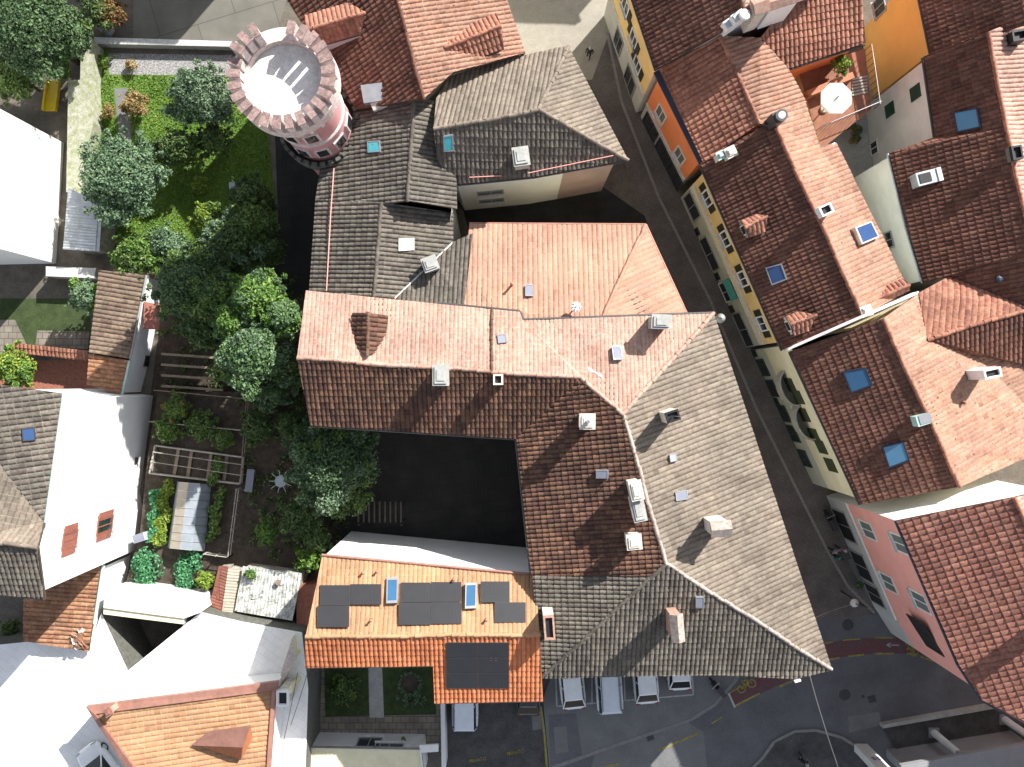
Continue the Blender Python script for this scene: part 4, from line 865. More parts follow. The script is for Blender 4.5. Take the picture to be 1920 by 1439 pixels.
hR = house('row_house', 'orange ribbed roof house with brown copper trim and one copper dormer', 'house',
    [(165, 1322, 7.4), (520, 1281, 6.3), (508, 1450, 6.3), (252, 1450, 7.4)],
    [dict(p=[(176, 1326, 7.5), (516, 1286, 6.4), (505, 1450, 6.4), (260, 1450, 7.5)], m='sand', cw=.32, amp=.05, lip=.02, down=(1, .10))], bands=((0, 99, 'whitewash'),), inset=.1)
b = MB(); q = [P(163, 1324, 7.5), P(522, 1277, 6.4)]; r = [P(180, 1338, 7.56), P(520, 1293, 6.46)]
b.prism([p - Vector((0, 0, .2)) for p in (q[0], q[1], r[1], r[0])], [p + Vector((0, 0, .12)) for p in (q[0], q[1], r[1], r[0])], 'copper')
q = [P(163, 1324, 7.5), P(245, 1450, 7.5), P(262, 1450, 7.6), P(180, 1338, 7.6)]; b.prism([p - Vector((0, 0, .2)) for p in q], [p + Vector((0, 0, .14)) for p in q], 'copper')
q = [P(518, 1290, 6.4), P(507, 1450, 6.4), P(500, 1450, 6.5), P(511, 1290, 6.5)]; b.prism([p - Vector((0, 0, .2)) for p in q], [p + Vector((0, 0, .12)) for p in q], 'copper'); b.build('verge_flashing', hR.root)
b = MB(); A_, B_, C_, D_, E_ = P(358, 1398, 7.2), P(390, 1372, 7.4), P(470, 1360, 8.0), P(455, 1402, 8.0), P(452, 1425, 7.0)
b.add([A_, B_, C_, D_], [(0, 1, 2, 3)], 'copper'); b.add([A_, D_, E_, A_ + Vector((.35, -.15, -.25))], [(3, 2, 1, 0)], 'orange'); b.add([C_, D_, E_, P(474, 1385, 6.6)], [(0, 1, 2, 3)], 'orange'); b.add([B_, C_, P(474, 1385, 6.6)], [(0, 1, 2)], 'copper'); b.build('dormer', hR.root)
chimney(hR, 200, 1338, 8.6, .35, .35, 30, 7, 'chimbrick', 'copper')

# ================================================================== small buildings
hS = house('garden_house', 'flat cream roofed garden house behind the shaded lawns', 'garden house',
    [(574, 1402, 2.6), (790, 1406, 2.6), (796, 1455, 2.6), (568, 1455, 2.6)], bands=((0, 99, 'palegrey'),), inset=.02, top=0)
b = MB(); q = [Vector((x, y, 2.45)) for x, y, z in hS.w]; b.prism([p - Vector((0, 0, .2)) for p in q], q, 'corbel', 'cream')
for i in range(4): a, e = q[i], q[(i + 1) % 4]; c = sum(q, Vector()) / 4; b.prism([a, e, e.lerp(c, .03), a.lerp(c, .03)], [p + Vector((0, 0, .17)) for p in (a, e, e.lerp(c, .03), a.lerp(c, .03))], 'whitepaint')
b.build('roof', hS.root); window(hS, 0, 690, 1399, 1.5, 1.4, 'plain', 'greyframe'); window(hS, 0, 726, 1410, 1.8, .5, 'plain', 'greyframe')
hT = house('colonnade_building', 'grey colonnaded building at the lower right corner in deep shade', 'building',
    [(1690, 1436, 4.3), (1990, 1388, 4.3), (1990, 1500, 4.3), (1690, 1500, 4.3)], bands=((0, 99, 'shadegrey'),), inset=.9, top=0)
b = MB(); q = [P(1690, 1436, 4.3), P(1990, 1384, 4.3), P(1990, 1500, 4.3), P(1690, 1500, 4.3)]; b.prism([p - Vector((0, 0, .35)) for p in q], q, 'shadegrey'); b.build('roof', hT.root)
for u, v in ((1748, 1372), (1880, 1347)):
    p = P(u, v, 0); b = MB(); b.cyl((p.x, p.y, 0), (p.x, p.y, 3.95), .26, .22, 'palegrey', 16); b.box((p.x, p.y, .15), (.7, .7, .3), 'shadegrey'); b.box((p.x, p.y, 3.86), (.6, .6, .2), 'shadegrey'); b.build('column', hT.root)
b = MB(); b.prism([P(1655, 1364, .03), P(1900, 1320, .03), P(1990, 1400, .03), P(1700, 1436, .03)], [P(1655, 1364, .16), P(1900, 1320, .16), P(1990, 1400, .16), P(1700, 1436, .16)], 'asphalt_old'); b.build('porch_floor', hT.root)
b = MB(); a, e = P(1655, 1363, .5), P(1885, 1322, .5); d = (e - a).normalized(); nrm = Vector((-d.y, d.x, 0)) * .13; b.prism([a - nrm - Vector((0, 0, .5)), e - nrm - Vector((0, 0, .5)), e + nrm - Vector((0, 0, .5)), a + nrm - Vector((0, 0, .5))], [a - nrm, e - nrm, e + nrm, a + nrm], 'concrete'); tag(b.build('low_wall'), 'low concrete kerb wall along the shaded colonnade', 'wall')
hU = thing('sign_pillar', 'white slab pillar with blue number beside the colonnade', 'pillar', tuple(P(1628, 1395, 0)))
b = MB(); q = [P(1597, 1385, 0), P(1618, 1384, 0), P(1655, 1420, 0), P(1622, 1420, 0)]; p0 = P(1604, 1388, 0); b.box((p0.x + .35, p0.y - .5, 2.0), (.95, .5, 4.0), 'whitepaint'); pil = b.build('pillar_body', hU)
cu = bpy.data.curves.new('n', 'FONT'); cu.body = '55'; cu.size = .62; cu.extrude = .01; tmp = bpy.data.objects.new('n', cu); col.objects.link(tmp); bpy.context.view_layer.update()
def text_mesh(body, size, m, name):
    cu.body = body; cu.size = size; bpy.context.view_layer.update(); dg = bpy.context.evaluated_depsgraph_get()
    me = bpy.data.meshes.new_from_object(tmp.evaluated_get(dg)); me.name = name; me.materials.clear(); me.materials.append(M[m]); return me
o = bpy.data.objects.new('number', text_mesh('55', .62, 'blue', 'number')); col.objects.link(o); o.parent = hU; o.matrix_parent_inverse = Matrix.Translation(-Vector(hU['_w'])); o.location = (p0.x - .02, p0.y - .24, 2.2); o.rotation_euler = (R(90), 0, R(180)); o.location.x += .75; o['_w'] = (0., 0., 0.)

g = [P(1175, -236, 0), P(1326, -232, 0), P(1350, -480, 0), P(1160, -480, 0)]; zz = [(p.x, p.y, 9.0) for p in g]
hW = house('town_house', 'tiled house just beyond the top edge whose shadow falls on the plaza', 'house', zz, [dict(p=[zz[0], zz[1], tuple((Vector(zz[1]) + Vector(zz[2])) / 2 + Vector((0, 0, 1.6))), tuple((Vector(zz[0]) + Vector(zz[3])) / 2 + Vector((0, 0, 1.6)))], m='terra', world=True), dict(p=[tuple((Vector(zz[0]) + Vector(zz[3])) / 2 + Vector((0, 0, 1.6))), tuple((Vector(zz[1]) + Vector(zz[2])) / 2 + Vector((0, 0, 1.6))), zz[2], zz[3]], m='terra', world=True)], bands=((0, 99, 'cream'),), world=True)
g = [P(200, -165, 0), P(548, -150, 0), P(548, -480, 0), P(200, -480, 0)]; zz = [(p.x, p.y, 8.5) for p in g]
hX = house('town_house', 'tiled house beyond the upper street whose shadow crosses the roadway', 'house', zz, [dict(p=[zz[0], zz[1], tuple((Vector(zz[1]) + Vector(zz[2])) / 2 + Vector((0, 0, 2.2))), tuple((Vector(zz[0]) + Vector(zz[3])) / 2 + Vector((0, 0, 2.2)))], m='terra', world=True), dict(p=[tuple((Vector(zz[0]) + Vector(zz[3])) / 2 + Vector((0, 0, 2.2))), tuple((Vector(zz[1]) + Vector(zz[2])) / 2 + Vector((0, 0, 2.2))), zz[2], zz[3]], m='terra', world=True)], bands=((0, 99, 'cream'),), world=True)

g = [P(1940, 950, 0), P(2250, 900, 0), P(2250, 1500, 0), P(1955, 1500, 0)]; zz = [(p.x, p.y, 13.0) for p in g]
hY = house('town_house', 'tall house just beyond the right edge that shades the colonnade', 'house', zz, [dict(p=[zz[0], zz[1], tuple((Vector(zz[1]) + Vector(zz[2])) / 2 + Vector((0, 0, 1.8))), tuple((Vector(zz[0]) + Vector(zz[3])) / 2 + Vector((0, 0, 1.8)))], m='terra', world=True), dict(p=[tuple((Vector(zz[0]) + Vector(zz[3])) / 2 + Vector((0, 0, 1.8))), tuple((Vector(zz[1]) + Vector(zz[2])) / 2 + Vector((0, 0, 1.8))), zz[2], zz[3]], m='terra', world=True)], bands=((0, 99, 'cream'),), world=True)
# ================================================================== the setting
b = MB(); b.add([(-400, -400, 0), (400, -400, 0), (400, 400, 0), (-400, 400, 0)], [(0, 1, 2, 3)], 'groundmat'); struct('ground', b)
sheet('road', [(1090, 1300), (1180, 1395), (1400, 1180), (1540, 1080), (1750, 1190), (2000, 1290), (2000, 1480), (1000, 1480), (1030, 1290)], .004, 'asphalt')
sheet('lane', [(1090, -60), (1160, -60), (1240, 260), (1300, 400), (1420, 680), (1560, 960), (1620, 1080), (1690, 1150), (1540, 1160), (1460, 1200), (1290, 620), (1150, 250), (1060, 60)], .008, 'cobble')
sheet('plaza', [(930, -80), (1160, -80), (1150, 40), (1110, 150), (1060, 150), (960, 110)], .012, 'plaza')
b = MB(); gl = [P(u, v, .014) for u, v in ((1138, 60), (1165, 190), (1235, 370), (1330, 560), (1420, 770), (1490, 910), (1550, 1030), (1590, 1100), (1640, 1150))]
for a, e in zip(gl[:-1], gl[1:]):
    d = (e - a).normalized(); n = Vector((-d.y, d.x, 0)) * .09; b.quad(a - n, e - n, e + n, a + n, 'gutterstone')
struct('drain_channel', b)
sheet('parking_pavement', [(1040, 1250), (1400, 1250), (1376, 1278), (1338, 1322), (1290, 1352), (1160, 1396), (1030, 1440), (1018, 1310)], .10, 'asphalt_pale', 0)
b = MB(); kp = [P(u, v, .115) for u, v in ((1402, 1240), (1378, 1278), (1340, 1322), (1292, 1352), (1160, 1396), (1020, 1446))]
for a, e in zip(kp[:-1], kp[1:]):
    d = (e - a).normalized(); n = Vector((-d.y, d.x, 0)) * .12; b.prism([p - Vector((0, 0, .11)) for p in (a - n, e - n, e + n, a + n)], [a - n, e - n, e + n, a + n], 'kerb')
struct('kerb', b)
sheet('patched_tarmac', [(1028, 1340), (1080, 1338), (1092, 1420), (1032, 1436)], .106, 'asphalt')
sheet('private_yard', [(838, 1290), (1022, 1290), (1030, 1480), (836, 1480)], .02, 'asphalt_old')
sheet('pavement', [(1430, 1424), (1452, 1393), (1490, 1374), (1530, 1372), (1575, 1384), (1610, 1405), (1650, 1480), (1390, 1480)], .09, 'asphalt_old', 0)
b = MB(); kp = [P(u, v, .10) for u, v in ((1390, 1462), (1430, 1422), (1452, 1391), (1490, 1372), (1530, 1370), (1578, 1383), (1612, 1404))]
for a, e in zip(kp[:-1], kp[1:]):
    d = (e - a).normalized(); n = Vector((-d.y, d.x, 0)) * .1; b.prism([p - Vector((0, 0, .1)) for p in (a - n, e - n, e + n, a + n)], [a - n, e - n, e + n, a + n], 'kerb')
struct('kerb', b)
sheet('pavement', [(1590, 1050), (1622, 1112), (1700, 1178), (1790, 1225), (1830, 1215), (1640, 1030)], .08, 'asphalt_pale', 0)
sheet('courtyard', [(690, 800), (990, 800), (1000, 1030), (640, 1030), (620, 960)], .006, 'shadeyard')
sheet('rear_yard', [(860, 360), (1130, 350), (1230, 420), (880, 440)], .006, 'shadeyard')
sheet('side_alley', [(515, 240), (600, 240), (600, 560), (480, 560), (490, 430), (522, 420)], .006, 'shadeyard')
sheet('upper_street', [(250, -80), (560, -80), (520, 60), (440, 78), (250, 74)], .01, 'concroad')
sheet('gravel_strip', [(202, 100), (435, 104), (430, 142), (205, 140)], .012, 'gravel')
sheet('lawn', [(176, 90), (205, 92), (205, 138), (436, 140), (500, 220), (520, 420), (480, 520), (300, 520), (200, 470), (172, 330)], .005, 'lawnbase')
sheet('garden_soil', [(270, 470), (580, 470), (600, 600), (590, 800), (700, 820), (640, 1030), (560, 1100), (250, 1115), (280, 760), (300, 600)], .004, 'soil')
sheet('garden_terrace', [(296, 735), (470, 735), (560, 800), (610, 960), (575, 1075), (450, 1100), (372, 1130), (230, 1115), (262, 1000), (278, 850)], GZ, 'soil', 0)
sheet('garden_path', [(214, 166), (240, 166), (246, 250), (250, 330), (226, 330), (222, 250)], .02, 'asphalt_pale')
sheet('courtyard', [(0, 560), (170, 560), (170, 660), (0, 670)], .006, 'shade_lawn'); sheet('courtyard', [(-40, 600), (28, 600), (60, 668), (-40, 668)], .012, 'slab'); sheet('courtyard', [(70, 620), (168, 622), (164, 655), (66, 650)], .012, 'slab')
sheet('terrace_ground', [(-40, 676), (168, 676), (260, 735), (-40, 735)], .01, 'brick')
sheet('garden_paving', [(570, 1240), (835, 1240), (832, 1410), (568, 1410)], .02, 'slab')
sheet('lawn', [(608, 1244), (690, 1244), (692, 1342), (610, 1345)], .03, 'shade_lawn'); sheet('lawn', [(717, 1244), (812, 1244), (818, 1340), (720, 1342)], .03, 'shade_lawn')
sheet('garden_path', [(691, 1244), (716, 1244), (720, 1346), (693, 1346)], .04, 'concrete')
sheet('terrace_ground', [(1480, 120), (1680, 100), (1680, 330), (1560, 340)], .01, 'concrete')
b = MB(); q = [(-60, 1215), (60, 1203), (165, 1222), (190, 1150), (193, 1156), (240, 1258), (346, 1172), (377, 1148), (455, 1166), (566, 1186), (578, 1290), (572, 1470), (-60, 1470)]
t = [P(u, v, 4.0) for u, v in q]; b.prism([(p.x, p.y, 0) for p in t], t, 'shadestone', 'limestone'); struct('white_square', b)
sheet('patched_tarmac', [(1116, 1412), (1292, 1356), (1318, 1372), (1330, 1470), (1100, 1470)], .008, 'asphalt_pale'); sheet('patched_tarmac', [(1590, 1345), (1648, 1335), (1654, 1360), (1592, 1374)], .008, 'asphalt_pale'); sheet('patched_tarmac', [(1560, 1270), (1720, 1262), (1800, 1300), (1600, 1320)], .008, 'asphalt')
# markings (paint, 4 mm steps)
b = MB()
def strip(b, pts, w, m, z):
    t = [P(u, v, z) for u, v in pts]
    for a, e in zip(t[:-1], t[1:]):
        d = (e - a).normalized(); n = Vector((-d.y, d.x, 0)) * w / 2; b.quad(a - n, e - n, e + n, a + n, m)
top_c = [(1540, 1208), (1580, 1201), (1640, 1196), (1700, 1197), (1760, 1206), (1800, 1215)]; bot_c = [(1550, 1238), (1590, 1231), (1640, 1226), (1700, 1226), (1735, 1228), (1760, 1232)]
for i in range(5): b.quad(*[P(u, v, .014) for u, v in (top_c[i], top_c[i + 1], bot_c[i + 1], bot_c[i])], 'redlane')
b.quad(*[P(u, v, .014) for u, v in ((1364, 1302), (1376, 1325), (1500, 1266), (1480, 1240))], 'redlane'); struct('cycle_lane', b)
b = MB()
for i in range(0, 5): strip(b, [top_c[i], Vector(top_c[i]).lerp(Vector(top_c[i + 1]), .55)], .1, 'yellowpaint', .022); strip(b, [bot_c[i], Vector(bot_c[i]).lerp(Vector(bot_c[i + 1]), .6)], .12, 'yellowpaint', .022)
strip(b, [(1726, 1232), (1750, 1240), (1800, 1250), (1830, 1252)], .12, 'yellowpaint', .022)
strip(b, [(1376, 1325), (1425, 1300)], .14, 'yellowpaint', .022); strip(b, [(1462, 1288), (1486, 1277)], .14, 'yellowpaint', .022); strip(b, [(1364, 1302), (1392, 1286)], .09, 'yellowpaint', .022)
strip(b, [(1234, 1407), (1308, 1376)], .14, 'yellowpaint', .02); strip(b, [(1334, 1357), (1354, 1345)], .1, 'yellowpaint', .02); strip(b, [(1130, 1440), (1162, 1432)], .12, 'yellowpaint', .02)
strip(b, [(1014, 1325), (1021, 1380), (1028, 1470)], .16, 'yellowpaint', .03)
struct('yellow_line', b)
b = MB()
for ln in ([(1042, 1262), (1044, 1325), (1300, 1303), (1298, 1264)], [(1110, 1262), (1110, 1319)], [(1170, 1262), (1172, 1314)], [(1232, 1262), (1234, 1309)]): strip(b, ln, .1, 'whiteroad', .108)
struct('parking_line', b)
b = MB(); strip(b, [(1366, 1300), (1378, 1327)], .14, 'whiteroad', .026); strip(b, [(1662, 1210), (1686, 1210)], .06, 'whiteroad', .022); strip(b, [(1670, 1206), (1662, 1210), (1670, 1214)], .06, 'whiteroad', .022); struct('white_line', b)
def bike(u, v, s, rot):
    b = MB(); c = P(u, v, .026); cr, sr = math.cos(R(rot)), math.sin(R(rot))
    def t(x, y): return Vector((c.x + (x * cr - y * sr) * s, c.y + (x * sr + y * cr) * s, .026))
    def ln(p, q, w=.09):
        a, e = t(*p), t(*q); d = (e - a).normalized(); n = Vector((-d.y, d.x, 0)) * w / 2; b.quad(a - n, e - n, e + n, a + n, 'yellowpaint')
    for cx in (-.55, .55):
        for k in range(14): ln((cx + .36 * math.cos(k * .449), .36 * math.sin(k * .449)), (cx + .36 * math.cos((k + 1) * .449), .36 * math.sin((k + 1) * .449)))
    for p, q in (((-.55, 0), (-.2, .55)), ((-.2, .55), (.4, .55)), ((.55, 0), (.32, .75)), ((-.2, .55), (0, 0)), ((0, 0), (.4, .55)), ((-.55, 0), (0, 0)), ((.2, .78), (.42, .74)), ((-.32, .66), (-.08, .66))): ln(p, q)
    struct('bicycle_marking', b)
bike(1400, 1287, .75, 28); bike(1714, 1213, .72, 92)
b = MB(); strip(b, [(1742, 1216), (1764, 1220)], .1, 'yellowpaint', .022); strip(b, [(1752, 1208), (1766, 1220), (1750, 1228)], .12, 'yellowpaint', .022); struct('arrow_marking', b)
for u, v in ((900, 1424), (971, 1410)):
    o = bpy.data.objects.new('ground_lettering', text_mesh('PRIVATO', .42, 'yellowpaint', 'ground_lettering')); col.objects.link(o); c = P(u, v, .034); o.rotation_euler = (0, 0, R(12)); o.scale = (.72, .9, 1); o.location = (c.x - .75, c.y - .3, .034); o['kind'] = 'structure'
bpy.data.objects.remove(tmp)
b = MB()
for u, v, w, d in ((1219, 1383, .5, .45), (1635, 1311, .55, .5)): p = P(u, v, .015); b.box((p.x, p.y, .012), (w, d, .012), 'manhole', .3)
for u, v in ((1584, 1303), (1520, 1384), (1618, 1306), (1590, 1172)): p = P(u, v, 0); b.cyl((p.x, p.y, .004), (p.x, p.y, .10 if v == 1384 else .018), .4 if u != 1618 else .12, .4 if u != 1618 else .12, 'manhole', 24)
struct('manhole_cover', b)
sheet('utility_cover', [(1038, 1364), (1062, 1362), (1066, 1410), (1042, 1413)], .112, 'asphalt_pale'); sheet('utility_cover', [(996, 1333), (1013, 1332), (1016, 1367), (999, 1370)], .03, 'asphalt_pale')

# ================================================================== walls, fences, sheds
def wall_strip(name, label, px, z, m, mtop=None, z0=0, cat='wall'):
    b = MB(); t = [P(u, v, z) for u, v in px]; b.prism([(p.x, p.y, z0) for p in t], t, m, mtop); return tag(b.build(name), label, cat)
wall_strip('retaining_wall', 'long grey concrete wall between the upper street and the gravel strip', [(176, 70), (444, 78), (444, 88), (176, 82)], .7, 'concrete', 'palestone')
wall_strip('stone_wall', 'mossy rubble stone wall running down beside the lawn', [(140, 55), (158, 60), (178, 80), (172, 150), (175, 230), (160, 300), (150, 370), (124, 360), (126, 260), (128, 150), (150, 150), (152, 90)], 1.3, 'mossstone')
wall_strip('stone_wall', 'pale stone wall at the end of the white house facing the shaded yard', [(86, 500), (180, 503), (176, 522), (86, 518)], 1.5, 'stone', 'palestone')
wall_strip('stone_wall', 'broad bleached stone wall top above the dark triangular alley', [(196, 1112), (252, 1112), (368, 1128), (378, 1148), (345, 1160), (194, 1140)], 4.5, 'palestone', 'limestone')
wall_strip('stone_wall', 'narrow beige coping along the dark triangular alley', [(194, 1140), (345, 1160), (345, 1171), (194, 1152)], 4.35, 'stone', 'cream')
wall_strip('garden_wall', 'grey rendered wall left of the shaded garden lawns', [(568, 1252), (580, 1252), (580, 1404), (572, 1404)], 1.8, 'palegrey')
wall_strip('garden_wall', 'pale wall between the shaded garden and the private yard', [(826, 1316), (834, 1316), (836, 1440), (828, 1440)], 1.6, 'palegrey')
wall_strip('party_wall', 'sloped beige wall beside the bright orange roof house', [(526, 1264), (548, 1196), (551, 1225), (560, 1228), (528, 1282)], 4.9, 'cream', 'corbel', 3.0)
wall_strip('brick_wall', 'red brick wall stub squeezed beside the solar panel roof', [(556, 1102), (592, 1095), (584, 1175), (556, 1170)], 2.4, 'brick')
wt = thing('tiled_wall', 'low wall topped with orange clay tiles in front of the brown outbuilding', 'wall', tuple(P(95, 662, 0)))
b = MB(); t = [P(26, 648, 1.4), P(164, 664, 1.4), P(162, 674, 1.4), P(26, 660, 1.4)]; b.prism([(p.x, p.y, 0) for p in t], t, 'stone'); b.build('wall_body', wt)
b = MB(); tiles(b, [P(24, 643, 1.75), P(166, 658, 1.75), P(163, 677, 1.45), P(22, 662, 1.45)], 'terra', seed=4); b.build('tile_coping', wt)
def shed(name, label, cat, roof, z, m, wallm, ridges=0, cwv=.2, amp=.03):
    r = thing(name, label, cat, tuple(sum([P(u, v, 0) for u, v in roof], Vector()) / len(roof))); t = [P(u, v, zz) for (u, v), zz in zip(roof, z)]
    b = MB(); c = sum(t, Vector()) / 4; ins = [p.lerp(c, .06) for p in t]; b.prism([(p.x, p.y, 0) for p in ins], [p - Vector((0, 0, .06)) for p in ins], wallm); b.build('wall', r)
    b = MB(); tiles(b, t, m, cw=cwv, rw=1.2, amp=amp, lip=.01); b.prism([p - Vector((0, 0, .05)) for p in t], [p - Vector((0, 0, .01)) for p in t], m); b.build('roof', r); return r
shed('shed', 'grey corrugated metal shed beside the round blue green tree', 'shed', [(128, 352), (192, 384), (186, 472), (118, 468)], (2.5, 2.3, 2.3, 2.5), 'zinc', 'stone')
r = shed('shed', 'shed roofed with whitish lichened sheets between the gardens and the orange roof', 'shed', [(456, 1062), (566, 1076), (548, 1164), (440, 1146)], (3.0, 3.0, 2.8, 2.8), 'corrugated', 'stone', cwv=.22, amp=.04)
b = MB(); p = P(522, 1092, 3.15); b.cyl(p, p + Vector((0, 0, .12)), .17, .19, 'wood', 14); b.build('flower_pot', r)
shed('shed', 'narrow shed with brown and sand coloured roof beside the vegetable rows', 'shed', [(410, 1062), (428, 1062), (414, 1152), (390, 1148)], (2.5, 2.9, 2.9, 2.5), 'brownshutter', 'stone')
shed('shed', 'sand coloured sloping shed roof next to the lichened white sheets', 'shed', [(428, 1066), (454, 1068), (438, 1156), (415, 1152)], (2.9, 2.6, 2.6, 2.9), 'tan', 'stone')
wall_strip('canopy', 'white door canopy next to the cream garden house', [(786, 1398), (822, 1396), (822, 1410), (788, 1412)], 2.6, 'whitepaint', None, 2.45, 'canopy')
# roof terrace passage
tr = thing('roof_terrace', 'small roof terrace with terracotta floor behind the street houses', 'terrace', tuple(P(1550, 180, 0)))
b = MB(); t = [P(1496, 132, 5.6), P(1622, 92, 5.6), P(1634, 205, 5.6), P(1540, 280, 5.6)]; b.prism([(p.x, p.y, 0) for p in t], t, 'greywall', 'terracefloor'); b.build('floor', tr)
for a, e in (((1530, 246), (1640, 200)), ((1622, 95), (1638, 205))):
    b = MB(); pa, pb = P(*a, 5.6), P(*e, 5.6); n = max(4, int((pb - pa).length / .35))
    for k in range(n + 1): q = pa.lerp(pb, k / n); b.cyl(q, q + Vector((0, 0, 1)), .02, .02, 'iron', 5)
    b.tube([pa + Vector((0, 0, 1)), pb + Vector((0, 0, 1))], .035, 'alu'); b.build('railing', tr)
b = MB(); pa, pb = P(1505, 185, 5.6), P(1590, 150, 5.6); d = (pb - pa).normalized(); n = Vector((-d.y, d.x, 0)) * .2; b.prism([pa - n, pb - n, pb + n, pa + n], [p + Vector((0, 0, .9)) for p in (pa - n, pb - n, pb + n, pa + n)], 'terracefloor', 'pot'); b.build('parapet', tr)
b = MB(); p = P(1612, 170, 5.62)
for k in range(6): b.box((p.x, p.y + .2 * k - .2, 5.63), (1.0, .12, .05), 'palewood', .2)
b.build('deck_board', tr)
um = thing('parasol', 'open white octagonal parasol shading the roof terrace', 'parasol', tuple(P(1572, 182, 5.6)))
b = MB(); c = P(1572, 181, 8.0); ce = [c + Vector((1.0 * math.cos(2 * math.pi * (k + .5) / 8), 1.0 * math.sin(2 * math.pi * (k + .5) / 8), -.34)) for k in range(8)]
b.add([c] + ce, [(0, 1 + k, 1 + (k + 1) % 8) for k in range(8)], 'fabric'); b.add([p - Vector((0, 0, .004)) for p in ce] + [p - Vector((0, 0, .16)) for p in ce], [(k, (k + 1) % 8, 8 + (k + 1) % 8, 8 + k) for k in range(8)], 'fabric'); b.sphere(c + Vector((0, 0, .04)), .06, 'palewood', 8); b.build('canopy', um)
b = MB(); b.cyl((c.x, c.y, 5.6), (c.x, c.y, 7.95), .035, .035, 'palewood', 8); b.cyl((c.x, c.y, 5.6), (c.x, c.y, 5.75), .28, .25, 'concrete', 16); b.build('pole', um)
# ================================================================== vegetation
def leaves(b, c, rad, n, size, m, shell=.55, droop=0.0, flat=.35):
    d = rng.normal(size=(n, 3)); d /= np.linalg.norm(d, axis=1)[:, None]; d[:, 2] = np.abs(d[:, 2]) * np.where(rng.random(n) < .8, 1, -.6)
    r = shell + (1 - shell) * rng.random(n) ** .6; p = np.array(c) + d * r[:, None] * np.array(rad)
    nrm = d * .8 + rng.normal(size=(n, 3)) * .55 + np.array((0, 0, flat)); nrm /= np.linalg.norm(nrm, axis=1)[:, None]
    a = np.cross(nrm, rng.normal(size=(n, 3))); a /= np.linalg.norm(a, axis=1)[:, None]; e = np.cross(nrm, a)
    L = size * (.6 + .8 * rng.random(n)); W = L * .55
    q = np.stack([p - a * L[:, None] * .5, p + e * W[:, None] * .5 + nrm * (L * .12)[:, None], p + a * L[:, None] * .5, p - e * W[:, None] * .5 + nrm * (L * .12)[:, None]], 1)
    t = np.clip(rng.random(n) * .75 + .12 * rng.standard_normal(n) + .12, 0, 1); uv = np.repeat(np.stack([t, rng.random(n)], 1), 4, 0)
    b.add(q.reshape(-1, 3).tolist(), np.arange(4 * n).reshape(n, 4).tolist(), m, uv.tolist())
def tree(name, label, u, v, zc, rp, hz, m, n=3500, size=.26, clumps=26, cat='tree', trunk=True, mats=None, group=None, squash=1.0):
    """(u, v): crown centre seen in the photo, zc its height, rp its radius in photo pixels"""
    size *= .82; n = int(n * 1.35)
    c = P(u, v, zc); k = (HC - zc) / F; rx = rp * k; r = thing(name, label, cat, (c.x, c.y, 0), group); b = MB(); ph = rng.random(4) * 6.283; am = rng.uniform(.03, .10, 4)
    def lob(a): return 1 + am[0] * np.sin(2 * a + ph[0]) + am[1] * np.sin(3 * a + ph[1]) + am[2] * np.sin(5 * a + ph[2]) + .7 * am[3] * np.sin(9 * a + ph[3])
    for i in range(int(clumps * 1.6)):
        a = rng.random() * 6.283; q = math.sqrt(rng.random()) * .86; zz = (rng.random() ** .7) * math.sqrt(max(0, 1 - q * q)); L = float(lob(a))
        cc = (c.x + math.cos(a) * q * rx * L, c.y + math.sin(a) * q * rx * squash * L, zc - hz * .5 + zz * hz * .95); rr = rx * (.11 + .20 * rng.random() ** 1.5)
        mm = m if not mats else mats[int(rng.integers(len(mats)))]
        leaves(b, cc, (rr, rr, rr * .8), max(10, int(n * .95) // int(clumps * 1.6)), size, mm, .25)
    leaves(b, (c.x, c.y, zc - hz * .35), (rx * .80, rx * .80 * squash, hz * .9), int(n * .45), size, mats[0] if mats else m, .35)
    for i in range(int(clumps * .8)):                    # loose sprays poking out of the outline
        a = rng.random() * 6.283; q = (.80 + .28 * rng.random()) * float(lob(a)); cc = (c.x + math.cos(a) * q * rx, c.y + math.sin(a) * q * rx * squash, zc - hz * .35 * rng.random()); rr = rx * .10
        leaves(b, cc, (rr, rr, rr), max(6, n // (clumps * 9)), size, mats[0] if mats else m, .1)
    b.build('crown', r)
    b = MB(); h0 = zc - hz * .2; tr_ = max(.03, rx * .055); base = Vector((c.x + rng.normal() * .1, c.y + rng.normal() * .1, 0))
    if trunk: b.cyl(base, (c.x, c.y, h0), tr_ * 1.5, tr_, 'bark', 8)
    for i in range(7 if trunk else 5):
        a = rng.random() * 6.283; q = .45 + .4 * rng.random(); b.cyl((c.x, c.y, (.45 + .05 * i) * h0) if trunk else base, (c.x + math.cos(a) * rx * q, c.y + math.sin(a) * rx * q, zc + hz * .2 * rng.random()), tr_ * .6, tr_ * .18, 'bark', 6)
    b.build('trunk' if trunk else 'stem', r); return r
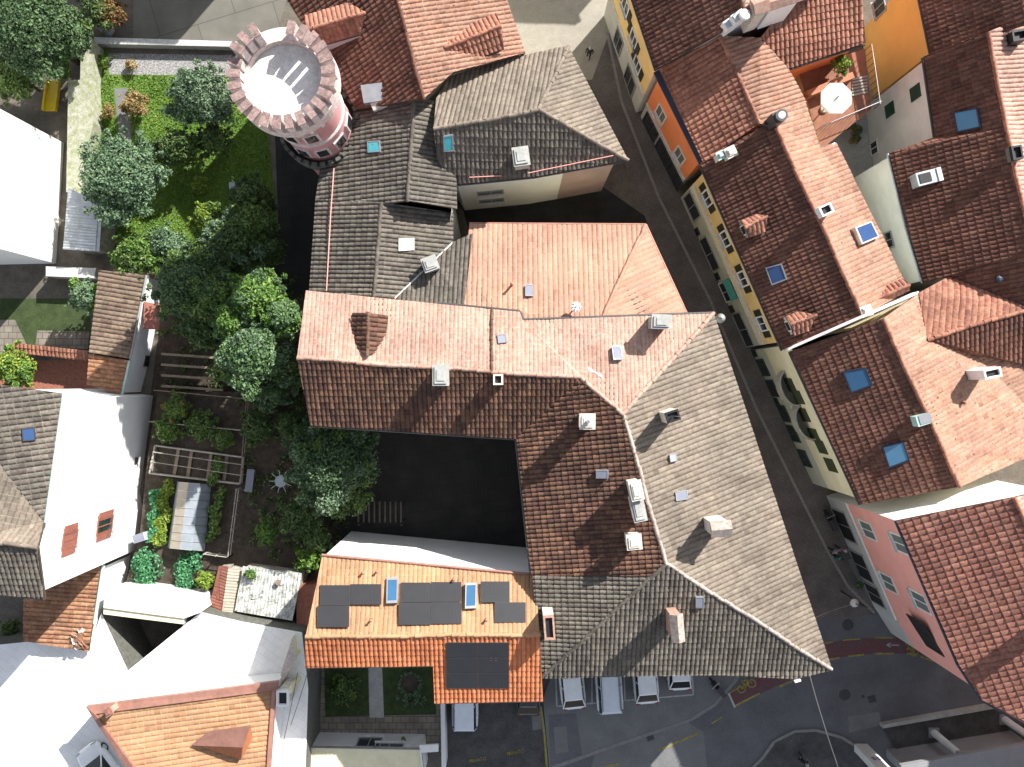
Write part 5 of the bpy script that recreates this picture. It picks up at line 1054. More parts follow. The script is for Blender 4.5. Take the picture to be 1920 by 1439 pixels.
T = [
 ('tree', 'olive tree with soft grey green foliage beside the round tower', 376, 178, 4.0, 64, 2.0, ['olive'], 7000, .24, 34),
 ('tree', 'round blue green tree standing on the lawn near the metal shed', 224, 330, 4.2, 84, 2.2, ['bluegreen'], 9000, .27, 44),
 ('tree', 'dark conifer at the upper left corner of the gardens', 55, 55, 6.0, 88, 3, ['spruce'], 9000, .28, 40),
 ('tree', 'bright leafy tree below the dark conifer in the shaded yard', 70, 95, 4.0, 48, 1.8, ['bright', 'mid'], 4000, .26, 20),
 ('tree', 'green tree leaning over the mossy wall by the upper street', 118, 62, 4.2, 52, 2, ['spruce', 'mid'], 4500, .26, 24),
 ('tree', 'dark green tree at the left frame edge above the yellow box', 18, 140, 3.5, 50, 2, ['mid', 'darkleaf'], 3500, .26, 20),
 ('shrub', 'bright fern like shrub beside the mossy stone wall end', 108, 128, 1.6, 24, .9, ['bright'], 900, .3, 8),
 ('shrub', 'rusty and olive shrub behind the concrete wall', 205, 22, 2.2, 34, 1.3, ['redbush'], 1500, .22, 12),
 ('shrub', 'dark laurel between the upper street and the conifer', 178, 18, 2.5, 36, 1.4, ['darkleaf'], 1600, .24, 12),
 ('shrub', 'dry straw brown bush on the sunny lawn', 249, 194, 1.3, 27, .9, ['drybush'], 1500, .2, 12),
 ('shrub', 'small yellowish bush on the lawn left of the garden path', 203, 208, .7, 16, .5, ['drybush', 'lime'], 400, .18, 6),
 ('shrub', 'dry grassy tuft growing in the gravel strip', 246, 122, .5, 15, .4, ['drybush'], 300, .16, 5),
 ('shrub', 'yellow green climber at the corner of the gravel strip', 188, 115, .6, 18, .5, ['lime', 'bright'], 500, .18, 6),
 ('tree', 'tree with dull green crown in the shade left of the alley', 440, 455, 4.5, 70, 2.2, ['darkleaf', 'mid', 'olive'], 7000, .26, 34),
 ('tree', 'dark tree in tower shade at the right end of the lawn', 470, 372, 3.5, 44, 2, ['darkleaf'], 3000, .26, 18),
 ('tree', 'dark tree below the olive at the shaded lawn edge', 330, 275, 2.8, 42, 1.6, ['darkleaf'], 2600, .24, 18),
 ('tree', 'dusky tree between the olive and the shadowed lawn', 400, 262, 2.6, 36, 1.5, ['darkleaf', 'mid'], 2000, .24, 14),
 ('shrub', 'yellow green shrub lit by sun beside the dark tree', 388, 405, 2.6, 34, 1.3, ['lime', 'mid'], 1600, .24, 14),
 ('shrub', 'small lime shrub in a sunny gap of the shaded lawn', 375, 345, 1.0, 20, .8, ['lime'], 600, .2, 7),
 ('tree', 'mid green tree right of the corrugated metal shed', 250, 478, 3.4, 46, 1.8, ['mid', 'bright'], 3200, .25, 20),
 ('tree', 'blue green tree in the middle of the upper garden', 312, 462, 3.0, 40, 1.6, ['bluegreen', 'mid'], 2600, .25, 16),
 ('tree', 'dark blue green tree overhanging the brown outbuilding', 350, 540, 6.5, 74, 2.4, ['spruce', 'mid'], 8500, .26, 36),
 ('tree', 'bright green tree lit at the top of the central grove', 478, 555, 8.5, 58, 2.4, ['bright', 'fresh'], 6500, .27, 28),
 ('tree', 'bright tree at the left edge of the central grove', 438, 605, 8.0, 44, 2.2, ['bright', 'fresh'], 3600, .27, 20),
 ('tree', 'tall pale green tree against the peach mansion roof', 472, 668, 9.0, 66, 2.8, ['fresh', 'bluegreen'], 7000, .27, 34),
 ('tree', 'green tree touching the corner of the peach roof', 530, 592, 8.5, 42, 2.4, ['fresh', 'bright'], 3400, .26, 20),
 ('tree', 'shaded dark tree under the corner of the mansion roof', 535, 690, 7.5, 48, 2.4, ['darkleaf', 'spruce'], 3800, .26, 22),
 ('tree', 'dark green tree at the lower end of the central grove', 505, 732, 7, 42, 2.0, ['spruce', 'bluegreen'], 3000, .26, 18),
 ('tree', 'dark tree in shade between the alley and the grove', 385, 615, 5.0, 46, 1.8, ['darkleaf'], 3000, .26, 18),
 ('tree', 'large dull green tree at the mouth of the dark courtyard', 616, 868, 6.5, 88, 2.8, ['spruce', 'mid', 'olive'], 10500, .25, 44),
 ('tree', 'spreading tree with loose lower branches beside the dark courtyard', 640, 925, 3.6, 58, 1.8, ['darkleaf', 'mid'], 3000, .26, 18),
 ('shrub', 'dark hedge bush between the white table and the dark courtyard', 560, 975, 3.5, 44, 1.4, ['darkleaf'], 2400, .24, 16),
 ('shrub', 'dark bush under the large dull green tree', 592, 1010, 3.0, 34, 1.2, ['darkleaf'], 1500, .24, 12),
 ('shrub', 'bright round bush alone in the shaded lower garden', 500, 1000, 2.8, 25, 1.0, ['bright'], 1000, .24, 10),
 ('shrub', 'palm like green bush at the corner of the orange roof house', 578, 1048, 2.4, 27, 1.3, ['bright', 'lime'], 1100, .32, 9),
 ('shrub', 'dark shrub strip along the right garden fence', 480, 800, 3.2, 36, 1.2, ['darkleaf'], 1700, .24, 14),
 ('shrub', 'dark shrub beside the mansion corner above the courtyard tree', 548, 800, 3.4, 38, 1.4, ['darkleaf'], 1700, .24, 14),
 ('tree', 'small light green tree beside the brown outbuilding', 158, 553, 3.2, 36, 1.5, ['bluegreen', 'bright'], 2200, .24, 16),
 ('tree', 'yellow green tree at the left frame edge below the tiled wall', 20, 688, 3.0, 44, 1.6, ['lime', 'bright'], 2600, .26, 18),
 ('shrub', 'dark round shrub in the shaded yard by the rusty annex', 16, 1180, 1.5, 20, 1.0, ['darkleaf', 'mid'], 800, .22, 8),
 ('shrub', 'wild shrub in the upper vegetable plot', 330, 765, 2.5, 30, .9, ['mid', 'lime', 'drybush'], 1500, .2, 12),
 ('shrub', 'low green shrub at the left of the vegetable plots', 312, 808, 2.4, 28, .8, ['mid', 'bright'], 1300, .2, 10),
 ('shrub', 'dark green crop bush in the middle vegetable plot', 375, 800, 2.3, 34, .8, ['mid', 'darkleaf'], 1500, .2, 12),
 ('shrub', 'green crop bush at the right end of the middle vegetable plot', 418, 822, 2.3, 24, .8, ['mid'], 900, .2, 8),
 ('shrub', 'yellow shrub at the bottom of the vegetable rows', 384, 1090, 2.4, 20, .8, ['lime'], 800, .2, 8),
 ('shrub', 'spreading leafy shrub on the left shaded lawn', 645, 1295, 1.0, 32, .9, ['darkleaf', 'mid'], 1200, .24, 12),
 ('shrub', 'potted bush left by the garden house wall', 699, 1397, 1.1, 11, .7, ['mid'], 300, .16, 5),
 ('shrub', 'potted bush right by the garden house wall', 760, 1397, 1.2, 12, .7, ['mid'], 300, .16, 5),
 ('shrub', 'bright plant in the corner of the roof terrace', 1580, 120, 6.8, 20, .8, ['lime', 'bright'], 700, .22, 8),
 ('shrub', 'trailing plant at the foot of the grey wall by the lamp', 1612, 1098, .6, 9, .4, ['darkleaf'], 200, .16, 4),
 ('tree', 'mid green tree filling the gap between the alley and the lawn', 470, 418, 4.5, 46, 2, ['mid', 'darkleaf'], 3800, .25, 22),
 ('tree', 'soft green tree between the grove and the dark overhanging tree', 408, 560, 6.5, 44, 2.2, ['mid', 'fresh'], 3600, .25, 22),
 ('shrub', 'green hedge plant along the garden side of the dark alley', 505, 470, 3.0, 34, 1.5, ['darkleaf', 'mid'], 2200, .25, 14),
 ('shrub', 'green bush filling the corner beside the dark timber edgings', 425, 690, 3.0, 36, 1.4, ['mid', 'darkleaf'], 2400, .25, 14),
 ('shrub', 'green tuft growing over the lichened white shed roof', 470, 1078, 3.3, 13, .5, ['bright', 'bluegreen'], 350, .18, 5),
]
for k_ in T:
    nm, lab, u, v, zc, rp, hz, mats, n, size, cl = k_
    tree(nm, lab, u, v, zc, rp, hz, mats[0], n, size, cl, 'tree' if nm == 'tree' else 'shrub', nm == 'tree', mats)
# round planted ring on the right-hand lawn
rg = thing('flower_ring', 'ring of small plants round a dark bed on the shaded lawn', 'flower bed', tuple(P(770, 1285, 0))); b = MB(); c = P(770, 1280, 0)
b.cyl((c.x, c.y, .03), (c.x, c.y, .12), .62, .6, 'soil', 24); b.build('bed', rg); b = MB()
for k in range(16): a = k * .393; leaves(b, (c.x + .75 * math.cos(a), c.y + .75 * math.sin(a), .25), (.16, .16, .16), 26, .13, 'olive')
b.build('plants', rg); b = MB()
for k in range(14): leaves(b, (c.x + rng.uniform(-.9, 1.0), c.y - rng.uniform(.8, 1.5), .2), (.2, .2, .15), 26, .13, 'olive')
b.build('border_plants', rg)
# crop rows
def crop(label, a, e, w, m, n, size=.22, z=.3):
    pa, pb = PG(*a, z), PG(*e, z); r = thing('crop_row', label, 'vegetables', tuple((pa + pb) / 2 - Vector((0, 0, z)))); b = MB()
    for i in range(n):
        q = pa.lerp(pb, (i + .5) / n); leaves(b, (q.x + rng.normal() * w * .22, q.y + rng.normal() * .05, q.z), (w * .42, w * .42, z), 60, size, m)
    b.build('foliage', r)
crop('lettuce green glowing crop row left of the plastic greenhouse', (316, 906), (296, 1020), .95, 'lime', 26)
crop('grey green leek row between the wall and the bright crop row', (296, 920), (282, 1015), .6, 'crop', 22)
crop('dense green crop bed beside the white wall at the garden end', (275, 1040), (268, 1104), 1.5, 'crop', 18)
crop('second green crop bed beyond the bare soil strip', (350, 1040), (344, 1112), 1.3, 'crop', 18)
crop('green crop strip to the right of the plastic greenhouse', (412, 915), (398, 1015), .7, 'mid', 18)
crop('dark green crop strip inside the netted bed', (408, 860), (402, 905), .8, 'mid', 10)
b = MB(); N = 26000; us = rng.uniform(172, 520, N); vs_ = rng.uniform(92, 520, N); from_poly = [(176, 100), (205, 142), (436, 142), (500, 220), (520, 420), (480, 510), (300, 510), (200, 470), (172, 330)]
def inside(u, v, pg):
    c = np.zeros(len(u), bool); n = len(pg)
    for i in range(n):
        (x1, y1), (x2, y2) = pg[i], pg[(i + 1) % n]; c ^= ((y1 > v) != (y2 > v)) & (u < (x2 - x1) * (v - y1) / (y2 - y1 + 1e-9) + x1)
    return c
ok = inside(us, vs_, from_poly); ok &= ~inside(us, vs_, [(212, 160), (242, 160), (252, 335), (224, 335)]); us, vs_ = us[ok], vs_[ok]; n = len(us); k = HC / F
p = np.stack([(us - CX) * k, -(vs_ - CY) * k, np.full(n, .006)], 1); a = rng.random(n) * 6.283; d = np.stack([np.cos(a), np.sin(a), np.zeros(n)], 1); hgt = rng.uniform(.03, .08, n)
lean = rng.normal(size=(n, 3)) * .06; tipp = p + lean; tipp[:, 2] = p[:, 2] + hgt
q = np.stack([p - d * .05, p + d * .05, tipp + d * .02, tipp - d * .02], 1); tt = np.clip(.45 + .25 * np.sin(us / 17) * np.cos(vs_ / 23) + .2 * rng.standard_normal(n), 0, 1)
b.add(q.reshape(-1, 3).tolist(), np.arange(4 * n).reshape(n, 4).tolist(), 'grassleaf', np.repeat(np.stack([tt, tt], 1), 4, 0).tolist()); tag(b.build('grass'), 'short green grass growing over the garden lawn', 'grass', kind='stuff')
ug = MB(); pg_ = [(262, 440), (500, 430), (575, 560), (590, 790), (690, 830), (640, 1010), (560, 1080), (470, 1050), (462, 760), (300, 735), (300, 600)]
N = 15000; us = rng.uniform(250, 700, N); vs_ = rng.uniform(420, 1090, N); ok = inside(us, vs_, pg_); ok &= (np.sin(us / 31 + 1) * np.cos(vs_ / 27) + .5 * np.sin(us / 11 + vs_ / 13) + rng.normal(size=N) * .35) > -.25
us, vs_ = us[ok], vs_[ok]; zt = np.where(inside(us, vs_, [(470, 735), (560, 800), (610, 960), (575, 1075), (450, 1100), (440, 735)]), GZ, 0.0)
for u, v, z in zip(us[::10], vs_[::10], zt[::10]):
    p = P(u, v, z + .12); leaves(ug, tuple(p), (.32, .32, .2), 13, .2, 'darkleaf' if (u * 7 + v * 3) % 5 > 1 else 'mid', .1)
tag(ug.build('undergrowth'), 'low leafy undergrowth covering the shaded garden soil', 'undergrowth', kind='stuff')
# ================================================================== garden structures
def beam(b, a, e, r, m): b.cyl(a, e, r, r, m, 5)
fr = thing('bed_frame', 'wooden framed vegetable bed with white rails over dark soil', 'garden bed', tuple(PG(375, 870, 0))); b = MB()
cs = [(290, 836), (455, 858), (450, 908), (280, 888)]
for i in range(4): a, e = PG(*cs[i], .35), PG(*cs[(i + 1) % 4], .35); d = (e - a).normalized(); n = Vector((-d.y, d.x, 0)) * .05; b.prism([p - Vector((0, 0, .35)) for p in (a - n, e - n, e + n, a + n)], [a - n, e - n, e + n, a + n], 'palewood')
b.build('border', fr); b = MB()
for a, e in (((282, 866), (453, 892)), ((287, 848), (455, 872))): beam(b, PG(*a, .8), PG(*e, .8), .028, 'palewood')
for u in (0, .5, 1):
    for a, e in (((282, 866), (453, 892)), ((287, 848), (455, 872))): q = PG(*a, .8).lerp(PG(*e, .8), u); beam(b, q - Vector((0, 0, .8)), q, .03, 'palewood')
b.build('rail', fr); b = MB()
for f in (.27, .42, .64, .82): a, e = PG(290, 836, .12).lerp(PG(455, 858, .12), f), PG(280, 888, .12).lerp(PG(450, 908, .12), f); d = (e - a).normalized(); n = Vector((-d.y, d.x, 0)) * .11; b.prism([p - Vector((0, 0, .1)) for p in (a - n, e - n, e + n, a + n)], [a - n, e - n, e + n, a + n], 'wood')
b.build('plank', fr)
gh = thing('greenhouse', 'long hooped plastic greenhouse in the vegetable garden', 'greenhouse', tuple(PG(355, 965, 0)))
def gp(t, s): # t along 0..1, s across 0..1
    z = [.1, 1.0, 1.35, 1.15, .1]; us_a = [332, 336, 353, 375, 396]; us_b = [314, 318, 337, 360, 384]
    i = min(3, int(s * 4)); f = s * 4 - i; zz = z[i] + (z[i + 1] - z[i]) * f
    ua = us_a[i] + (us_a[i + 1] - us_a[i]) * f; ub = us_b[i] + (us_b[i + 1] - us_b[i]) * f; va, vb = 903 + 6 * s, 1026 + 8 * s
    return PG(ua + (ub - ua) * t, va + (vb - va) * t, zz)
b = MB()
for s in range(4):
    for t in range(8): b.add([gp(t / 8, s / 4), gp((t + 1) / 8, s / 4), gp((t + 1) / 8, (s + 1) / 4), gp(t / 8, (s + 1) / 4)], [(0, 1, 2, 3)], 'tan' if s == 1 else 'polyskin')
for t in (0, 1): b.add([gp(t, s / 4) for s in range(5)], [(0, 1, 2, 3, 4)], 'polyskin')
b.build('cover', gh); b = MB()
for t in range(9):
    for s in range(4): beam(b, gp(t / 8, s / 4) + Vector((0, 0, .02)), gp(t / 8, (s + 1) / 4) + Vector((0, 0, .02)), .018, 'alu')
b.build('hoop', gh)
def fence(label, px, h, m='palewood', gap=.9):
    r = thing('garden_fence', label, 'fence', tuple(PG(*px[0], 0))); rb = MB(); k = 0
    for a, e in zip(px[:-1], px[1:]):
        pa, pb = PG(*a, 0), PG(*e, 0); n = max(2, int((pb - pa).length / gap))
        for z in (h * .5, h): beam(rb, pa + Vector((0, 0, z)), pb + Vector((0, 0, z)), .03, m)
        for i in range(n + 1): q = pa.lerp(pb, i / n); o = MB(); o.box((q.x, q.y, GZ + h / 2 + .04), (.07, .07, h + .08), m); o.build('post', r)
    rb.build('rail', r)
fence('pale wooden fence along the right side of the greenhouse garden', [(452, 915), (436, 1040), (392, 1034)], 1.0)
fence('weathered plank fence above the upper vegetable plot', [(300, 732), (470, 748), (458, 905)], .9, 'wood')
fence('thin wire fence between the upper and middle vegetable plots', [(290, 790), (456, 806)], .8, 'palewood', 1.6)
for k, v in enumerate((664, 684, 704, 724)):
    a, e = PG(302, v, .5 - .1 * k), PG(418, v + 8, .5 - .1 * k); b = MB(); n = Vector((0, .08, 0)); b.prism([(a - n) - Vector((0, 0, .3)), (e - n) - Vector((0, 0, .3)), (e + n) - Vector((0, 0, .3)), (a + n) - Vector((0, 0, .3))], [a - n, e - n, e + n, a + n], 'wood')
    tag(b.build('timber_edging'), 'dark timber edging of the terraced plots under the grove', 'edging', 'timber edgings of the terraced plots')
b = MB(); p = PG(472, 900, 0)
for z in (.03, .46): b.box((p.x, p.y, (z if z < .1 else .46) + GZ), (.5, 1.55, .06) if z > .1 else (.44, 1.4, .06), 'greyplastic', -.12)
b.box((p.x, p.y, .25 + GZ), (.42, 1.4, .4), 'greyplastic', -.12); tag(b.build('storage_chest'), 'grey blue storage chest standing by the garden fence', 'chest')
dr = thing('drying_rack', 'pale blue folding clothes rack standing on the dark garden path', 'drying rack', tuple(PG(526, 903, 0))); c = PG(526, 903, .95); b = MB()
b.cyl((c.x, c.y, .9 + GZ), (c.x, c.y, .94 + GZ), .42, .42, 'zinc', 8); b.build('top', dr); b = MB()
for k in range(9): a = k * .7 + .3; b.cyl((c.x + .4 * math.cos(a), c.y + .4 * math.sin(a), .93 + GZ), (c.x + .78 * math.cos(a), c.y + .78 * math.sin(a), 1.02 + GZ), .018, .018, 'whitepaint', 5)
b.build('arm', dr)
for k in range(3):
    a = k * 2.1; b = MB(); b.cyl((c.x + .1 * math.cos(a), c.y + .1 * math.sin(a), .9 + GZ), (c.x + .42 * math.cos(a), c.y + .42 * math.sin(a), GZ), .02, .02, 'whitepaint', 6); b.build('leg', dr)
yb = thing('garden_slide', 'bright yellow plastic slide lying in the shaded yard by the mossy wall', 'slide', tuple(P(98, 180, 0))); b = MB(); c = P(98, 180, .5)
for s in (-1, 1): b.obox(c + Vector((s * .42, 0, .12)), (.06, 0, 0), (0, 1.15, -.25), (0, 0, .16), 'brightyellow')
b.obox(c, (.40, 0, 0), (0, 1.15, -.25), (0, 0, .05), 'brightyellow'); b.build('chute', yb)
for s in (-1, 1): b = MB(); b.cyl((c.x + s * .36, c.y + 1.0, 0), (c.x + s * .36, c.y + .9, .62), .05, .05, 'brightyellow', 8); b.build('leg', yb)
b = MB(); p = P(205, 58, .35); leaves_ = None
for k in range(5): b.sphere((p.x + rng.normal() * .25, p.y + rng.normal() * .15, .3), .3, 'clothmauve' if k % 2 else 'greyplastic', 8, .8)
tag(b.build('rubbish_sack'), 'pale blue grey sack heap behind the concrete wall', 'sack')
b = MB(); p = PG(263, 1008, .5)
b.box((p.x, p.y, .35 + GZ), (.7, .5, .7), 'whitepaint', .3); b.box((p.x, p.y, .74 + GZ), (.75, .55, .08), 'greyplastic', .3); b.box((p.x + .35, p.y + .1, .5 + GZ), (.3, .5, .5), 'mint', .3); tag(b.build('garden_bin'), 'white and mint garden bin beside the vegetable beds', 'bin')
b = MB(); p = P(438, 350, .3); b.box((p.x, p.y, .3), (.35, .4, .6), 'greyplastic', .1); b.box((p.x, p.y, .63), (.4, .45, .06), 'zinc', .1); tag(b.build('compost_bin'), 'small grey box standing on the shadowed lawn', 'bin')
pg = thing('pergola', 'dark slatted pergola in the shaded courtyard', 'pergola', tuple(P(710, 975, 0))); b = MB()
for k in range(9): a = P(672 + k * 10, 955, 2.2); b.box((a.x, a.y - .2, 2.2), (.1, 1.4, .1), 'darkwood')
b.build('slat', pg)
for u, v in ((672, 950), (752, 950), (672, 985), (752, 985)): p = P(u, v, 2.2); b = MB(); b.box((p.x, p.y, 1.07), (.1, .1, 2.14), 'darkwood'); b.build('post', pg)
# pots on the passage
for k, (u, v, s) in enumerate([(1586, 240, .26), (1600, 250, .22), (1596, 266, .24), (1576, 232, .2)]):
    r = thing('potted_plant', ['tall leafy pot in the dark passage under the white house', 'small pot beside the tall leafy one in the passage', 'clay pot lowest in the dark passage', 'clay pot nearest the white parasol in the passage'][k], 'potted plant', tuple(P(u, v, 0)))
    p = P(u, v, 0); b = MB(); b.cyl((p.x, p.y, 0.01), (p.x, p.y, .45), s * .8, s * 1.1, 'pot', 12); b.build('pot', r); b = MB(); leaves(b, (p.x, p.y, .75), (s * 1.5, s * 1.5, .4), 120, .18, 'darkleaf'); b.build('foliage', r)
# ================================================================== vehicles
def car(label, u, v, rot, paint='carwhite', L=4.1, W=1.75, Hh=1.48, van=False, name='parked_car', cat='car', group='cars parked along the south wall', rails=False, zr=.1):
    r = thing(name, label, cat, (0, 0, 0), group); hw = W / 2
    def sect(y, prof): return [(x, y, z) for x, z in prof] + [(-x, y, z) for x, z in prof[::-1]]
    st = [(-.5, .55, .42, .62), (-.492, .74, .34, .76), (-.46, .90, .27, .88), (-.3, 1, .24, .90), (0, 1, .24, .92), (.2, 1, .24, .90), (.36, .985, .25, .84), (.45, .90, .28, .74), (.49, .74, .34, .62), (.5, .56, .42, .54)]
    if van: st = [(-.5, .80, .36, .80), (-.49, .93, .30, .92), (-.46, .98, .26, 1.0), (-.3, 1, .24, 1.0), (0, 1, .24, 1.0), (.2, 1, .24, 1.0), (.36, .985, .25, .95), (.45, .92, .28, .86), (.49, .78, .34, .72), (.5, .6, .42, .6)]
    b = MB(); vs = []; 
    for y, w, z0, z1 in st: x = hw * w; vs += sect(y * L, [(x * .86, z0), (x, z0 + .12), (x, z1 - .22), (x * .95, z1 - .05), (x * .8, z1)])
    n = 10; fs = []
    for i in range(len(st) - 1): fs += [(i * n + j, i * n + (j + 1) % n, (i + 1) * n + (j + 1) % n, (i + 1) * n + j) for j in range(n)]
    fs = [f[::-1] for f in fs]; fs += [tuple(range(n)), tuple(range((len(st) - 1) * n, len(st) * n))[::-1]]
    b.add(vs, fs, paint, None, True); b.build('body', r)
    zb = 1.0 if van else .9; yr0, yr1 = (-.455, .16) if van else (-.28, .10); yb0, yb1 = (-.495, .32) if van else (-.455, .27)
    lo = [(-hw * .88, yb0 * L), (hw * .88, yb0 * L), (hw * .86, yb1 * L), (-hw * .86, yb1 * L)]; hi = [(-hw * .70, yr0 * L), (hw * .70, yr0 * L), (hw * .68, yr1 * L), (-hw * .68, yr1 * L)]
    g = MB(); g.add([(x, y, zb - .06) for x, y in lo] + [(x, y, Hh - .05) for x, y in hi], [(0, 1, 5, 4), (1, 2, 6, 5), (2, 3, 7, 6), (3, 0, 4, 7)], 'carglass'); g.build('windows', r)
    b = MB(); m1 = [(x * 1.03, y * 1.01 + (.0)) for x, y in hi]; q0 = [(x, y, Hh - .07) for x, y in m1]; q1 = [(x * .98, y, Hh - .01) for x, y in m1]; q2 = [(x * .80, y * .93, Hh + .04) for x, y in m1]
    b.add(q0 + q1 + q2, [(0, 1, 5, 4), (1, 2, 6, 5), (2, 3, 7, 6), (3, 0, 4, 7), (4, 5, 9, 8), (5, 6, 10, 9), (6, 7, 11, 10), (7, 4, 8, 11), (8, 9, 10, 11)], paint)
    for i in range(4): a = Vector((lo[i][0], lo[i][1], zb - .04)); e = Vector((hi[i][0], hi[i][1], Hh - .04)); b.cyl(a * 1.005, e * 1.005, .05, .045, paint, 6)
    for s in (-1, 1):
        a, e = Vector((s * hw * .87, -.08 * L, zb)), Vector((s * hw * .70, -.08 * L, Hh - .04)); b.cyl(a, e, .045, .04, paint, 6)
    b.build('roof', r)
    if rails:
        for s in (-1, 1): b = MB(); b.tube([(s * hw * .66, yr0 * L * .9, Hh + .09), (s * hw * .64, yr1 * L * .9, Hh + .09)], .025, 'gutter'); b.build('roof_rail', r)
    for sx in (-1, 1):
        for sy in (-.30, .31):
            b = MB(); b.cyl((sx * (hw - .2), sy * L, .32), (sx * (hw - .01), sy * L, .32), .32, .32, 'rubber', 18); wh = b.build('wheel', r); b = MB(); b.cyl((sx * (hw - .012), sy * L, .32), (sx * (hw + .005), sy * L, .32), .19, .17, 'alu', 12); b.build('rim', wh)
        b = MB(); b.obox((sx * (hw + .09), .2 * L, zb + .06), (.09, 0, 0), (0, .05, 0), (0, 0, .07), paint); b.build('mirror', r)
        b = MB(); b.obox((sx * hw * .72, -.485 * L, .74), (.13, 0, 0), (0, .03, 0), (0, 0, .10), 'red'); b.build('tail_light', r)
        b = MB(); b.obox((sx * hw * .68, .468 * L, .64), (.16, 0, 0), (0, .05, 0), (0, 0, .07), 'alu'); b.build('headlight', r)
    p = P(u, v, 0); r.location = (p.x, p.y, zr); r.rotation_euler = (0, 0, R(rot)); return r
car('white hatchback leftmost in the marked bays under the grey roof', 1070, 1268, 6)
car('long white estate van with roof rails between the two hatchbacks', 1138, 1264, 4, 'carsilver', 4.6, 1.85, 1.75, True, 'parked_van', 'van', rails=True)
car('white rounded hatchback right of the roof railed van', 1206, 1258, 5)
car('white car mostly hidden under the eave in the last bay', 1268, 1234, 3, L=4.0, W=1.68)
car('pale silver van poking out from under the orange roof', 873, 1300, 0, 'carsilver', 4.2, 1.85, 1.85, True, 'parked_van', 'van', None, zr=.022)
car('black car almost hidden under the orange roof corner', 990, 1282, 0, 'cardark', 4.0, 1.7, 1.45, False, 'parked_car', 'car', None, zr=.022)
car('white car in the shadowed lane at the bottom left', 254, 1392, 38, 'carwhite', 4.1, 1.75, 1.48, False, 'parked_car', 'car', None, zr=4.0)
def scooter(label, u, v, rot, name='motor_scooter'):
    r = thing(name, label, 'scooter', (0, 0, 0)); 
    for y in (-.55, .55): b = MB(); b.cyl((-.06, y, .27), (.06, y, .27), .27, .27, 'rubber', 16); b.build('wheel', r)
    b = MB(); b.obox((0, -.3, .55), (.16, 0, 0), (0, .42, 0), (0, 0, .16), 'cardark'); b.obox((0, .15, .32), (.17, 0, 0), (0, .25, 0), (0, 0, .05), 'cardark'); b.obox((0, .45, .6), (.19, 0, 0), (0, .06, .02), (0, 0, .34), 'cardark'); b.build('body', r)
    b = MB(); b.obox((0, -.3, .76), (.14, 0, 0), (0, .38, 0), (0, 0, .05), 'gutter'); b.build('saddle', r)
    b = MB(); b.cyl((-.33, .42, 1.0), (.33, .42, 1.0), .025, .025, 'alu', 6); b.cyl((0, .42, 1.0), (0, .5, .5), .03, .03, 'alu', 6); b.build('handlebar', r)
    p = P(u, v, 0); r.location = (p.x, p.y, .012); r.rotation_euler = (0, 0, R(rot)); return r
scooter('black scooter leaning by the shop front of the pink house', 1553, 975, 25)
o = scooter('dark motorcycle parked on the pavement near the red cycle lane', 1342, 1285, 40, 'motorcycle'); o.location.z = .1
